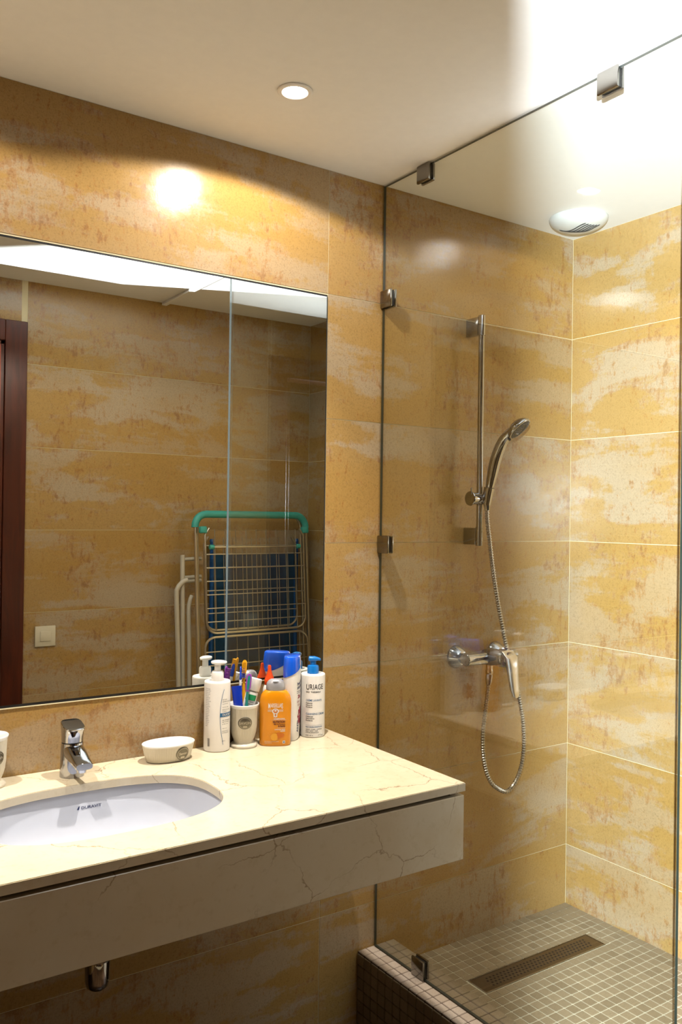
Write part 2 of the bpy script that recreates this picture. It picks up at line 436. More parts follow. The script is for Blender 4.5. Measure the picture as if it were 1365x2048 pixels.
# door frame of dark wood: casing both legs and head
d1 = tag(obj('door_1', bx(TX0, DX0 + 0.0, YF + 0.0005, YF + 0.016, FLOOR_Z + 0.001, TZ, bev=0.002), 'mahogany'), 'dark mahogany door frame reflected at the left edge of the mirror', kind='structure')
obj('casing', bx(DX1, TX1, YF + 0.0005, YF + 0.016, FLOOR_Z + 0.001, TZ, bev=0.002), 'mahogany', d1)
obj('head_casing', bx(DX0, DX1, YF + 0.0005, YF + 0.016, DZ, TZ, bev=0.002), 'mahogany', d1)
obj('jamb', bx(DX1 - 0.018, DX1, YF - 0.1, YF + 0.010, FLOOR_Z + 0.001, DZ, bev=0.003), 'mahogany', d1)
obj('jamb', bx(DX0, DX0 + 0.018, YF - 0.1, YF + 0.010, FLOOR_Z + 0.001, DZ, bev=0.003), 'mahogany', d1)
obj('head_jamb', bx(DX0, DX1, YF - 0.1, YF + 0.010, DZ - 0.018, DZ, bev=0.003), 'mahogany', d1)
obj('stop_bead', bx(DX1 - 0.033, DX1 - 0.018, YF - 0.06, YF - 0.02, FLOOR_Z + 0.001, DZ, bev=0.003), 'mahogany', d1)
# unseen panel added beside the camera to block the left of the strobe
LD = Vector((-FWD.y, FWD.x, 0)).normalized()
E0 = Vector((CAMP.x, CAMP.y, 0)) - Vector((0.734, 0.679, 0)) * 0.042
la = math.atan2(LD.y * 0.8 - 0.0, LD.x * 0.8 - 0.0)
d2 = tag(obj('strobe_blocker', bx(0.0, 0.82, -0.004, 0.0, FLOOR_Z + 0.005, DZ + 0.02), 'mahogany', loc=(E0.x, E0.y, 0), rot=(0, 0, la)), 'thin dark panel added unseen in the corridor to block the strobe', kind='structure')

# ------------------------------------------------------------------ shower floor, curb
def cam_px(p):
    d = Vector(p) - CAMP; w = d.dot(FWD)
    return (682.5 + FPX * d.dot(RIGHT) / w, 1024 - FPX * d.dot(UP) / w, w)
PIT = 0.0318
XI = -0.7164
sf = tag(obj('floor_shower', bx(XI, 0.0017, YF, 0.0017, FLOOR_Z - 0.05, SHOWER_Z - 0.0016), 'mosaic_grout'), 'shower floor of small beige mosaic tiles around a long drain', kind='structure')
DR = (-0.6003, -0.1158, -0.2555, -0.181)
cells = []
nx = int(-XI / PIT) + 1; ny = int(-YF / PIT)
for i in range(nx):
    for j in range(ny):
        x = -0.016 - i * PIT; y = -0.016 - j * PIT
        x0, x1 = max(x - PIT / 2, XI + 0.0005), min(x + PIT / 2, -0.0005)
        if x1 - x0 < 0.006: continue
        if x1 > DR[0] - 0.004 and x0 < DR[1] + 0.004 and y + PIT / 2 > DR[2] - 0.004 and y - PIT / 2 < DR[3] + 0.004:
            continue
        px, py, w = cam_px((x, y, SHOWER_Z))
        vis = px > 680 and px < 1385 and py < 2068
        full = abs((x1 - x0) - PIT) < 1e-4
        cells.append((not (vis and full), w, x0, x1, y))
cells.sort()
mo = None; rest = bmesh.new(); h = PIT / 2 - 0.0013
for k, (hid, w, x0, x1, y) in enumerate(cells):
    if k < 290 and not hid:
        loc = ((x0 + x1) / 2, y, SHOWER_Z)
        if mo is None: mo = obj('mosaic_tile', bx(-h, h, -h, h, -0.004, 0.0, bev=0.0008), 'mosaic', sf, loc=loc)
        else: inst(mo, 'mosaic_tile', loc, parent=sf)
    else:
        box(rest, x0 + 0.0013, x1 - 0.0013, y - h, y + h, SHOWER_Z - 0.004, SHOWER_Z)
# cut strips of mosaic along the drain
ys = [-0.016 - PIT / 2 - j * PIT for j in range(ny)]
ytop = min(v for v in ys if v >= DR[3] + 0.004); ybot = max(v for v in ys if v <= DR[2] - 0.004)
xs = [-0.016 + PIT / 2 - i * PIT for i in range(nx + 1)]
xlef = max(v for v in xs if v <= DR[0] - 0.004); xrig = min(v for v in xs if v >= DR[1] + 0.004)
def strip(x0, x1, y0, y1):
    n = max(1, round((x1 - x0) / PIT)); m = max(1, round((y1 - y0) / PIT))
    for a in range(n):
        for b in range(m):
            box(rest, x0 + (x1 - x0) * a / n + 0.0013, x0 + (x1 - x0) * (a + 1) / n - 0.0013, y0 + (y1 - y0) * b / m + 0.0013, y0 + (y1 - y0) * (b + 1) / m - 0.0013, SHOWER_Z - 0.004, SHOWER_Z)
if ytop - DR[3] > 0.006: strip(xlef, xrig, DR[3] + 0.002, ytop)
if DR[2] - ybot > 0.006: strip(xlef, xrig, ybot, DR[2] - 0.002)
if DR[0] - xlef > 0.006: strip(xlef, DR[0] - 0.002, DR[2], DR[3])
if xrig - DR[1] > 0.006: strip(DR[1] + 0.002, xrig, DR[2], DR[3])
tag(obj('mosaic_field', rest, 'mosaic', sf), kind='stuff')

dr = thing('shower_drain', 'long perforated steel drain channel set in the beige mosaic floor', 'drain', ((DR[0] + DR[1]) / 2, (DR[2] + DR[3]) / 2, SHOWER_Z))
L2, W2 = (DR[1] - DR[0]) / 2, (DR[3] - DR[2]) / 2
bm = bmesh.new()
box(bm, -L2, L2, -W2, -W2 + 0.003, -0.0155, 0.001); box(bm, -L2, L2, W2 - 0.003, W2, -0.0155, 0.001)
box(bm, -L2, -L2 + 0.003, -W2 + 0.003, W2 - 0.003, -0.0155, 0.001); box(bm, L2 - 0.003, L2, -W2 + 0.003, W2 - 0.003, -0.0155, 0.001)
obj('frame', bm, 'steel', dr)
obj('grate', bx(-L2 + 0.004, L2 - 0.004, -W2 + 0.004, W2 - 0.004, -0.003, 0.0004, bev=0.0008), 'grate', dr)
bm = bmesh.new()
for r_ in range(4):
    for k in range(31):
        x = -L2 + 0.045 + k * 0.0132 + (0.0066 if r_ % 2 else 0); y = -0.017 + r_ * 0.0113
        if x > L2 - 0.035: continue
        blob(bm, [(x + 0.0034 * math.cos(a * PI / 4), y + 0.0034 * math.sin(a * PI / 4)) for a in range(8)], lambda u, v: (u, v, 0.0007))
tag(obj('drain_holes', bm, 'hole', dr), kind='stuff')

XO = -0.8427
cb = thing('shower_curb', 'low mosaic covered curb carrying the glass shower screen', 'curb', (0, 0, 0))
obj('core', bx(XO + 0.002, XI - 0.002, YF + 0.003, -0.0005, FLOOR_Z + 0.0005, CURB_Z - 0.002), 'dark_grout', cb)
tw = (XG - 0.004 - XO) / 2; ti = (XI - XG - 0.004) / 2
mt = {}; rest = bmesh.new()
def curb_tile(key, dims, loc, mat, near, w):
    if near:
        if key not in mt: mt[key] = obj('mosaic_tile', bx(*dims, bev=0.0012), mat, cb, loc=loc)
        else: inst(mt[key], 'mosaic_tile', loc, parent=cb)
    else:
        a = dims; box(rest, a[0] + loc[0], a[1] + loc[0], a[2] + loc[1], a[3] + loc[1], a[4] + loc[2], a[5] + loc[2])
g = 0.0012
for j in range(int(-YF / PIT)):
    y = -0.0165 - j * PIT
    vis = cam_px((XO, y, CURB_Z))[1] < 2075
    for k in range(2):
        x = XO + 0.0005 + tw * (k + 0.5)
        curb_tile('o', (-tw / 2 + g, tw / 2 - g, -PIT / 2 + g, PIT / 2 - g, -0.004, 0.0), (x, y, CURB_Z), 'mosaic_pink', vis, 0)
        x = XG + 0.004 + ti * (k + 0.5)
        curb_tile('i', (-ti / 2 + g, ti / 2 - g, -PIT / 2 + g, PIT / 2 - g, -0.004, 0.0), (x, y, CURB_Z), 'mosaic', vis, 0)
    for k in range(7):
        z = CURB_Z - 0.005 - PIT * (k + 0.5)
        curb_tile('f', (-0.003, 0.003, -PIT / 2 + g, PIT / 2 - g, -PIT / 2 + g, PIT / 2 - g), (XO + 0.002, y, z), 'mosaic', cam_px((XO, y, z))[1] < 2065, 0)
    for k in range(2):
        z = CURB_Z - 0.004 - PIT * (k + 0.5)
        if z - PIT / 2 < SHOWER_Z: continue
        curb_tile('n', (-0.003, 0.003, -PIT / 2 + g, PIT / 2 - g, -PIT / 2 + g, PIT / 2 - g), (XI - 0.002, y, z), 'mosaic', False, 0)
tag(obj('mosaic_field', rest, 'mosaic', cb), kind='stuff')

# ------------------------------------------------------------------ glass screen
YG = -0.9445; GT = 0.008
gs = thing('shower_screen', 'tall fixed clear glass shower screen held by square chrome clamps', 'shower screen', (XG, 0, CURB_Z))
bm = bmesh.new()
for f in box(bm, -GT / 2, GT / 2, YG, -0.003, 0.0015, -CURB_Z - 0.004):
    pass
bm.normal_update()
for f in bm.faces:
    f.material_index = 0 if abs(f.normal.x) > 0.9 else 1
obj('glass_pane', bm, ['pane', 'pane_edge'], gs)
def clamp(y0, y1, z0, z1):
    o = obj('clamp', bx(-GT / 2 - 0.0075, -GT / 2 - 0.0005, y0, y1, z0 - CURB_Z, z1 - CURB_Z, bev=0.0025, seg=2), 'nickel', gs, smooth=30)
    obj('inner_plate', bx(GT / 2 + 0.0005, GT / 2 + 0.0075, y0, y1, z0 - CURB_Z, z1 - CURB_Z, bev=0.0025, seg=2), 'nickel', o, smooth=30)
    obj('gasket', bx(-GT / 2 - 0.0006, GT / 2 + 0.0006, y0 + 0.004, y1 - 0.004, z0 - CURB_Z + 0.004, z1 - CURB_Z - 0.004), 'black_part_shade', o)
clamp(-0.204, -0.154, -0.047, -0.001)
clamp(-0.795, -0.742, -0.047, -0.001)
clamp(-0.048, -0.001, -0.346, -0.297)
clamp(-0.048, -0.001, -1.026, -0.977)
clamp(-0.222, -0.174, -2.116, -2.068)

# ------------------------------------------------------------------ mirror
mr = thing('wall_mirror', 'large frameless rectangular mirror flush in the tiled wall above the counter', 'mirror', ((XM + XL) / 2, 0, MIR_B))
ML = (XM - XL) / 2; MT = -0.3335 - MIR_B
g = bx(-ML + 0.01, ML - 0.0045, -0.0015, 0.0012, 0.003, MT - 0.006)
obj('mirror_glass', g, 'mirror', mr)
bm = bmesh.new()
box(bm, -ML + 0.004, ML - 0.002, -0.0008, 0.0016, MT - 0.006, MT - 0.001)
box(bm, ML - 0.0045, ML - 0.001, -0.0008, 0.0016, 0.003, MT - 0.006)
box(bm, -ML + 0.004, ML - 0.002, -0.0008, 0.0016, -0.003, 0.003)
obj('edge_gap_shade', bm, 'black_part_shade', mr)  # black strip paints sealed edge and the shadow in the gap around it
obj('bottom_bead', bx(-ML + 0.004, ML - 0.002, -0.0022, 0.0014, -0.0052, -0.003), 'grout', mr)

# ------------------------------------------------------------------ ceiling fittings
for k, (x, y) in enumerate(DOWNLIGHTS):
    t = thing('downlight', ['small round lit downlight in the ceiling above the bottles', 'round lit downlight in the ceiling towards the left wall, outside the picture'][k], 'downlight', (x, y, 0), group='recessed ceiling downlights')
    bm = bmesh.new(); lathe(bm, [(0.0385, -0.0003), (0.0385, -0.0025), (0.036, -0.0045), (0.029, -0.0045), (0.027, -0.002), (0.027, -0.0004)], 40, False, False)
    obj('ring', bm, 'white_plastic', t, smooth=True)
    bm = bmesh.new(); lathe(bm, [(0.0268, -0.0015), (0.018, -0.003), (0.008, -0.0038), (0.001, -0.004)], 32)
    obj('lens', bm, 'lens', t, smooth=True)

vt = thing('ceiling_vent', 'white domed extractor vent with swirled slots in the ceiling corner', 'vent', (-0.148, -0.147, 0))
R = 0.088
def dome(a, rr):   # point on the dome at radius rr (0..1) and angle a
    return Vector((R * rr * math.cos(a), R * rr * math.sin(a), -0.052 * math.sqrt(max(0, 1 - (rr * 0.985) ** 2)) - 0.003))
bm = bmesh.new()
prof = [(R * 0.99, -0.0003), (R, -0.003)] + [(R * math.cos(t), -0.004 - 0.037 * math.sin(t)) for t in [PI / 2 * q / 12 for q in range(1, 12)]]
lathe(bm, prof, 48, False, True)
obj('dome', bm, 'fan', vt, smooth=60)
VD2 = Vector((0.81, -0.59)).normalized()      # across the dome as seen from the doorway
VF = Vector((-0.59, -0.81)).normalized()
for k in range(6):
    bm = bmesh.new(); N = 18; pr_ = []
    for q in range(N + 1):
        s = q / N                                  # slot runs from the lower left round to the upper right in an S
        ub, ut = -0.056 + 0.0125 * k, 0.010 + 0.0095 * k
        u = ub + (ut - ub) * s
        w = -0.012 + 0.002 * k + (0.068 - 0.007 * k) / (1 + math.exp(-8 * (s - 0.6)))
        P = VD2 * u + VF * w
        rr = min(0.96, P.length / R); z = -0.004 - 0.037 * math.sqrt(1 - rr * rr) - 0.0004
        pr_.append((P.x, P.y, z))
    tube(bm, pr_, [0.0004] + [0.0019] * (N - 1) + [0.0004], 6)
    obj('slot', bm, 'vent_gap', vt, smooth=True)

# ------------------------------------------------------------------ vanity counter
ZT = -1.492; YC = -0.5499; XC = -0.9576
HC = (-1.66, -0.285, 0.235, 0.155, 2.7)          # basin cut-out: centre, half sizes, exponent
vc = thing('vanity_counter', 'wall-hung cream marble counter with deep fascia and a dark shadow gap', 'counter', ((XC + XL) / 2, YC / 2, ZT))
ox, oy = (XC + XL) / 2, YC / 2
def slab():
    bm = bmesh.new(); N = 72
    hole = [(x - ox, y - oy) for x, y, _ in sup(HC[2], HC[3], HC[4], N, HC[0], HC[1])]
    X0, X1, Y0, Y1 = XL - ox + 0.001, XC - ox, YC - oy, -oy - 0.001
    outer = []
    for (a, b, n) in (((X1, Y0), (X1, Y1), 6), ((X1, Y1), (X0, Y1), 14), ((X0, Y1), (X0, Y0), 6), ((X0, Y0), (X1, Y0), 14)):
        for k in range(n): outer.append((a[0] + (b[0] - a[0]) * k / n, a[1] + (b[1] - a[1]) * k / n))
    e = 0.0012
    for z, flip in ((0.0, False), (-0.0175, True)):
        vo = [bm.verts.new((x, y, z)) for x, y in outer]; vh = [bm.verts.new((x, y, z)) for x, y in hole]
        es = [bm.edges.new((vo[i], vo[(i + 1) % len(vo)])) for i in range(len(vo))] + [bm.edges.new((vh[i], vh[(i + 1) % N])) for i in range(N)]
        bmesh.ops.triangle_fill(bm, use_beauty=True, use_dissolve=False, edges=es)
        if not flip: to, th = vo, vh
    for top, bot in ((to, vo), (th, vh)):
        n = len(top)
        for i in range(n): bm.faces.new((top[i], top[(i + 1) % n], bot[(i + 1) % n], bot[i]))
    bmesh.ops.recalc_face_normals(bm, faces=bm.faces[:])
    es = [ed for ed in bm.edges if len(ed.link_faces) == 2 and ed.calc_face_angle(0) > 1.0 and abs(ed.verts[0].co.z - ed.verts[1].co.z) < 1e-5 and ed.verts[0].co.z > -0.001]
    bmesh.ops.bevel(bm, geom=es, offset=0.0012, segments=2, affect='EDGES')
    return bm
obj('marble_top', slab(), 'marble', vc, smooth=30)
ZA1, ZA2 = -1.5185 - ZT, -1.656 - ZT
obj('fascia_panel', bx(XL - ox + 0.002, XC - ox - 0.0015, YC - oy + 0.0018, YC - oy + 0.022, ZA2, ZA1, bev=0.001), 'marble', vc)
obj('end_panel', bx(XC - ox - 0.021, XC - ox - 0.0015, YC - oy + 0.0225, -oy - 0.003, ZA2, ZA1, bev=0.001), 'marble', vc)
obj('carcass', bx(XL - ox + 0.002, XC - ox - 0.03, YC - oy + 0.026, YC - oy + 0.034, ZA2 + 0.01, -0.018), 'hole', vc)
obj('end_block', bx(XC - ox - 0.03, XC - ox - 0.012, YC - oy + 0.014, -oy - 0.004, ZA1 + 0.0003, -0.0178), 'marble', vc)

bs = thing('wash_basin', 'white oval porcelain basin set under the marble counter', 'basin', (HC[0], HC[1], ZT - 0.0178))
bm = bmesh.new(); N = 72
prof = [(0.262, 0.182, -0.0004), (0.245, 0.165, -0.0004), (0.242, 0.162, -0.004), (0.240, 0.160, -0.012), (0.234, 0.154, -0.05), (0.222, 0.144, -0.085), (0.19, 0.118, -0.115), (0.13, 0.075, -0.128), (0.06, 0.045, -0.132), (0.022, 0.022, -0.134)]
rings = [sup(a, b, 2.7 if a > 0.1 else 2.0, N, 0, 0, z) for a, b, z in prof]
loft(bm, rings, False, False)
outr = [sup(a + 0.008 if a < 0.24 else a, b + 0.008 if a < 0.24 else b, 2.7 if a > 0.1 else 2.0, N, 0, 0, z - 0.01) for a, b, z in prof]
loft(bm, [r[::-1] for r in outr], False, False)
loft(bm, [rings[0][::-1], outr[0][::-1]], False, False)
obj('bowl', bm, 'porcelain', bs, smooth=50)
bm = bmesh.new(); lathe(bm, [(0.0215, -0.1338), (0.022, -0.1325), (0.019, -0.131), (0.017, -0.1325), (0.002, -0.133)], 28)
obj('drain_plug', bm, 'chrome', bs, smooth=True)
bm = bmesh.new()
def bowl_back(u, v):   # lettering laid on the rear inner face of the bowl
    z = -0.012 - (0.012 - v); t = (-z - 0.012) / 0.038
    b = 0.160 - 0.006 * t
    x = u + 0.02; y = b * (1 - abs(x / 0.237) ** 2.7) ** (1 / 2.7)
    return (x, y - 0.0008, z)
text_into(bm, 'DURAVIT', 0.0082, -0.012, -0.012, bowl_back, sx=1.25, bold=0.0001)
blob(bm, [(-0.021, -0.012), (-0.0165, -0.012), (-0.0145, -0.0045), (-0.0175, -0.006)], bowl_back)
tag(obj('printed_mark', bm, 'ink_navy', bs), kind='stuff')

# ------------------------------------------------------------------ basin tap
tp = thing('basin_tap', 'chrome single lever basin tap with slanted flat top', 'tap', (-1.652, -0.062, ZT))
bm = bmesh.new(); lathe(bm, [(0.0258, 0.0005), (0.0258, 0.004), (0.0246, 0.03), (0.0236, 0.062), (0.0228, 0.0725)], 40)
obj('body', bm, 'chrome', tp, smooth=True)
bm = bmesh.new(); lathe(bm, [(0.0212, 0.0722), (0.0212, 0.0745)], 36)
obj('collar', bm, 'black_part_shade', tp, smooth=True)
bm = bmesh.new(); rings = []
for (y, z, a, b) in ((-0.004, 0.056, 0.0215, 0.0165), (-0.026, 0.053, 0.0208, 0.0150), (-0.05, 0.056 - 0.008, 0.0196, 0.0125), (-0.072, 0.042, 0.0188, 0.0095), (-0.084, 0.040, 0.0182, 0.0078), (-0.0865, 0.0398, 0.017, 0.0066)):
    rings.append([(x, y, z + zz) for x, zz, _ in sup(a, b, 3.2, 28)])
loft(bm, rings); obj('spout', bm, 'chrome', tp, smooth=32)
bm = bmesh.new(); lathe(bm, [(0.0095, 0.024), (0.0105, 0.026), (0.0105, 0.036)], 24, mtx=Matrix.Translation((0, -0.066, 0)))
obj('aerator', bm, 'chrome', tp, smooth=True)
bm = bmesh.new(); rings = []
def lev(a, b, n, z0, slope, cy): return [(x, y, z0 + slope * y) for x, y, _ in sup(a, b, n, 40, 0, cy)]
rings = [lev(0.0222, 0.0226, 2.2, 0.0748, 0.0, 0), lev(0.0224, 0.0228, 2.3, 0.084, 0.0, 0), lev(0.0226, 0.024, 2.8, 0.098, 0.10, 0), lev(0.0228, 0.0262, 3.6, 0.108, 0.22, -0.002), lev(0.0226, 0.0262, 3.6, 0.1105, 0.24, -0.002), lev(0.0215, 0.025, 3.6, 0.1118, 0.24, -0.002)]
loft(bm, rings); obj('lever', bm, 'chrome', tp, smooth=32)

sp = thing('basin_siphon', 'chrome bottle trap hanging below the marble fascia', 'siphon', (-1.665, -0.285, -1.842))
bm = bmesh.new(); lathe(bm, [(0.004, -0.0005), (0.016, 0.0005), (0.0215, 0.006), (0.0235, 0.016), (0.024, 0.05), (0.0235, 0.056)], 36)
obj('cup', bm, 'chrome', sp, smooth=True)
bm = bmesh.new(); lathe(bm, [(0.0245, 0.056), (0.0285, 0.058), (0.0295, 0.062), (0.0295, 0.084), (0.027, 0.090)], 36)
obj('collar', bm, 'chrome', sp, smooth=True)
bm = bmesh.new(); lathe(bm, [(0.016, 0.0905), (0.016, 0.195)], 24)
obj('tail_pipe', bm, 'chrome', sp, smooth=True)
bm = bmesh.new(); tube(bm, spline([(0, 0.027, 0.076), (0, 0.09, 0.078), (0, 0.18, 0.082), (0, 0.283, 0.085)], 6), 0.014, 16)
obj('outlet_pipe', bm, 'chrome', sp, smooth=True)

# ------------------------------------------------------------------ ribbed ceramic set
def rib(a, b, n, z, N, amp, nr):
    r = []
    for i, (x, y, _) in enumerate(sup(a, b, n, N)):
        k = 1 + amp * math.cos(2 * PI * i / N * nr) / max(a, b) * 1.0
        r.append((x * k, y * k, z))
    return r
def badge(root, f, a, b, word, size, v0):
    """oval pewter badge: f(u, v, e) gives the ribbed wall's point raised by e"""
    bm = bmesh.new()
    ring = ell(0, v0, a, b, 36)
    cen = bm.verts.new(f(0, v0, 0.0012)); vi = [bm.verts.new(f(u * 0.92, v0 + (v - v0) * 0.92, 0.0012)) for u, v in ring]; vo = [bm.verts.new(f(u, v, 0.0002)) for u, v in ring]
    for i in range(36):
        j = (i + 1) % 36
        bm.faces.new((cen, vi[i], vi[j])); bm.faces.new((vi[i], vo[i], vo[j], vi[j]))
    o = obj('badge', bm, 'pewter', root, smooth=60)
    bm = bmesh.new()
    text_into(bm, word, size, 0, v0 - size * 0.3, lambda u, v: f(u, v, 0.0016), align_x='CENTER', bold=0.0002)
    blob(bm, [(-0.005, v0 - b * 0.72), (0.005, v0 - b * 0.72), (0.005, v0 - b * 0.45), (-0.005, v0 - b * 0.45)], lambda u, v: f(u, v, 0.0015))
    ringo = ell(0, v0, a * 0.84, b * 0.84, 36)
    vo = [bm.verts.new(f(u, v, 0.0014)) for u, v in ringo]; vi = [bm.verts.new(f(u * 0.95, v0 + (v - v0) * 0.95, 0.0014)) for u, v in ringo]
    for i in range(36): bm.faces.new((vi[i], vo[i], vo[(i + 1) % 36], vi[(i + 1) % 36]))
    tag(obj('badge_relief', bm, 'pewter_light', o), kind='stuff')
CUP = [(0.0325, 0.0005), (0.0335, 0.004), (0.0315, 0.0075), (0.0245, 0.0115), (0.0243, 0.016), (0.0272, 0.024), (0.0305, 0.036), (0.0325, 0.052), (0.0332, 0.075), (0.0340, 0.090), (0.0352, 0.097), (0.0372, 0.102), (0.0375, 0.1045), (0.0366, 0.1055)]
def cup_r(z):
    for (r0, z0), (r1, z1) in zip(CUP, CUP[1:]):
        if z0 <= z <= z1: return r0 + (r1 - r0) * (z - z0) / (z1 - z0)
    return CUP[-1][0]
def tumbler(label, loc, ang):
    t = thing('ceramic_tumbler', label, 'tumbler', loc, (0, 0, ang), group='ribbed ceramic tumblers on the counter')
    bm = bmesh.new(); N = 192
    rings = [rib(r, r, 2, z, N, 0.00045 if 0.018 < z < 0.094 else 0.0, 48) for r, z in CUP if z < 0.098]
    loft(bm, rings, True, False)
    obj('body', bm, 'ceramic', t, smooth=50)
    bm = bmesh.new()
    lathe(bm, [(0.0352, 0.097), (0.0372, 0.102), (0.0375, 0.1045), (0.0366, 0.1055), (0.0352, 0.1045), (0.0335, 0.09), (0.031, 0.06), (0.027, 0.03), (0.02, 0.017), (0.001, 0.016)], 64, False, True)
    obj('glazed_rim', bm, 'glaze', t, smooth=50)
    def f(u, v, e):
        r = cup_r(v) + 0.0006 + e
        return (r * math.sin(u / r), -r * math.cos(u / r), v)
    badge(t, f, 0.0178, 0.0148, 'SAVON', 0.0088, 0.063)
    return t
tumbler('cream ribbed ceramic tumbler filled with toothbrushes and tubes', (-1.2255, -0.042, ZT), math.radians(-22))
tumbler('cream ribbed ceramic tumbler cut by the left picture edge beside the tap', (-1.818, -0.045, ZT), math.radians(14))

sd = thing('soap_dish', 'oval cream ribbed ceramic soap dish between tap and bottles', 'soap dish', (-1.428, -0.056, ZT))
bm = bmesh.new(); N = 256
DP = [(0.050, 0.030, 0.0005), (0.0525, 0.0325, 0.003), (0.0565, 0.0365, 0.018), (0.0600, 0.0400, 0.033), (0.0610, 0.041, 0.0365)]
loft(bm, [rib(a, b, 2.15, z, N, 0.0005 if 0.004 < z < 0.036 else 0.0, 64) for a, b, z in DP], True, False)
obj('body', bm, 'ceramic', sd, smooth=50)
bm = bmesh.new()
loft(bm, [sup(a, b, 2.15, 72, 0, 0, z) for a, b, z in ((0.0610, 0.041, 0.0365), (0.0622, 0.0422, 0.039), (0.0618, 0.0418, 0.0405), (0.0602, 0.0402, 0.0402), (0.057, 0.037, 0.028), (0.051, 0.031, 0.008), (0.045, 0.026, 0.0055))], False, True)
obj('glazed_rim', bm, 'glaze', sd, smooth=50)
def fd(u, v, e):
    t = min(1, max(0, (v - 0.003) / 0.0335)); a, b = 0.0525 + 0.0085 * t, 0.0325 + 0.0085 * t
    x = u + 0.020; y = -b * max(0.0, 1 - abs(x / a) ** 2.15) ** (1 / 2.15)
    n = Vector((x / a ** 2, y / b ** 2, -0.2 / b)).normalized()
    return Vector((x, y, v)) + n * (e + 0.0007)
badge(sd, fd, 0.0165, 0.0155, 'Savon', 0.0085, 0.0195)

# ------------------------------------------------------------------ bottles
def cyl_body(root, r, h, mat='bottle_white'):
    bm = bmesh.new()
    lathe(bm, [(r * 0.93, 0.0004), (r * 0.985, 0.002), (r, 0.006), (r, h - 0.004), (r * 0.985, h - 0.0012), (r * 0.95, h)], 56)
    return obj('body', bm, mat, root, smooth=40)

# white dermatological pump bottle
du = thing('pump_bottle', 'slim white pump bottle with a blue band beside the tumbler', 'bottle', (-1.2955, -0.0365, ZT), (0, 0, math.radians(-30)), group='pump bottles on the counter')
r, h = 0.0315, 0.1665
b_ = cyl_body(du, r, h)
bm = bmesh.new(); lathe(bm, [(0.0145, h + 0.0003), (0.0148, h + 0.001), (0.0148, h + 0.019), (0.0130, h + 0.0225), (0.0085, h + 0.0232)], 32)
obj('collar', bm, 'white_plastic', du, smooth=True)
bm = bmesh.new(); lathe(bm, [(0.0078, h + 0.0233), (0.0074, h + 0.04)], 24)
obj('pump_stem', bm, 'white_plastic', du, smooth=True)
bm = bmesh.new()
rings = [[(x, y, h + z) for x, y, _ in sup(a, b, 2.0, 32, cx, 0)] for a, b, cx, z in ((0.0098, 0.0098, 0, 0.0392), (0.0165, 0.0125, 0.002, 0.0405), (0.0195, 0.0135, 0.003, 0.0435), (0.0185, 0.0125, 0.003, 0.0462), (0.012, 0.008, 0.0015, 0.0482), (0.003, 0.002, 0, 0.0488))]
loft(bm, rings); obj('pump_head', bm, 'white_plastic', du, smooth=50)
S = cyl_surf(r)
bm = bmesh.new()
U = -0.0385 + 0.005
lines = ['dermatologique', 'nettoyant surgras', 'visage et corps', 'peaux sensibles', 'sans savon', 'mode d\'emploi', 'appliquer sur', 'peau humide puis', 'rincer. usage', 'externe. tenir', 'hors de portee', 'des enfants', 'eviter contact', 'avec les yeux', 'conserver a', 'temperature', 'ambiante', 'ingredients', 'aqua glycerin', 'sodium coco', 'citric acid', 'parfum']
for k, s in enumerate(lines):
    text_into(bm, s, 0.0036, -0.029, 0.150 - k * 0.0042, S, sx=0.62)
for k in range(16):
    patch(bm, -0.0215, -0.0155, 0.0140 + k * 0.00125, 0.0140 + k * 0.00125 + (0.0007 if k % 3 else 0.00045), S, nu=2)
tag(obj('printed_text', bm, 'ink_grey', b_), kind='stuff')
bm = bmesh.new()
patch(bm, 0.0090, 0.046, 0.0840, 0.0935, S, nu=12)
cv = [(0.0185, 0.150), (0.0135, 0.132), (0.0102, 0.112), (0.0088, 0.09), (0.0092, 0.07), (0.0115, 0.05), (0.0145, 0.032), (0.017, 0.018)]
cvs = [(p.x, p.y) for p in spline([(u, v, 0) for u, v in cv], 5)]
for (u0, v0), (u1, v1) in zip(cvs, cvs[1:]):
    vs = [bm.verts.new(S(u, v)) for u, v in ((u0, v0), (u0 + 0.0011, v0), (u1 + 0.0011, v1), (u1, v1))]; bm.faces.new(vs)
tag(obj('blue_band', bm, 'ink_blue', b_), kind='stuff')
bm = bmesh.new()
text_into(bm, 'DUCRAY', 0.0072, 0.0150, 0.0866, cyl_surf(r, 0.0007), bold=0.00015)
tag(obj('brand_text', bm, 'ink_white', b_), kind='stuff')
bm = bmesh.new()
for v, s, sz in ((0.124, 'DE SOIN', 0.0036), (0.119, 'DERMATOLOGIE', 0.0036), (0.114, 'recommande', 0.0032), (0.106, 'ACTIVE CARE', 0.003), (0.100, 'PEAUX SECHES', 0.0034), (0.096, '5 actions', 0.0034), (0.075, 'GEL MOUSSANT', 0.0036), (0.0705, 'NETTOYANT', 0.0036), (0.066, 'purifiant doux', 0.0032), (0.056, 'visage corps', 0.0028), (0.049, 'SANS SAVON', 0.0032), (0.045, 'HYPOALLERG.', 0.0032), (0.026, '400 ml', 0.0032)):
    text_into(bm, s, sz, 0.0148, v, S, sx=0.95)
tag(obj('small_print', bm, 'ink_black', b_), kind='stuff')

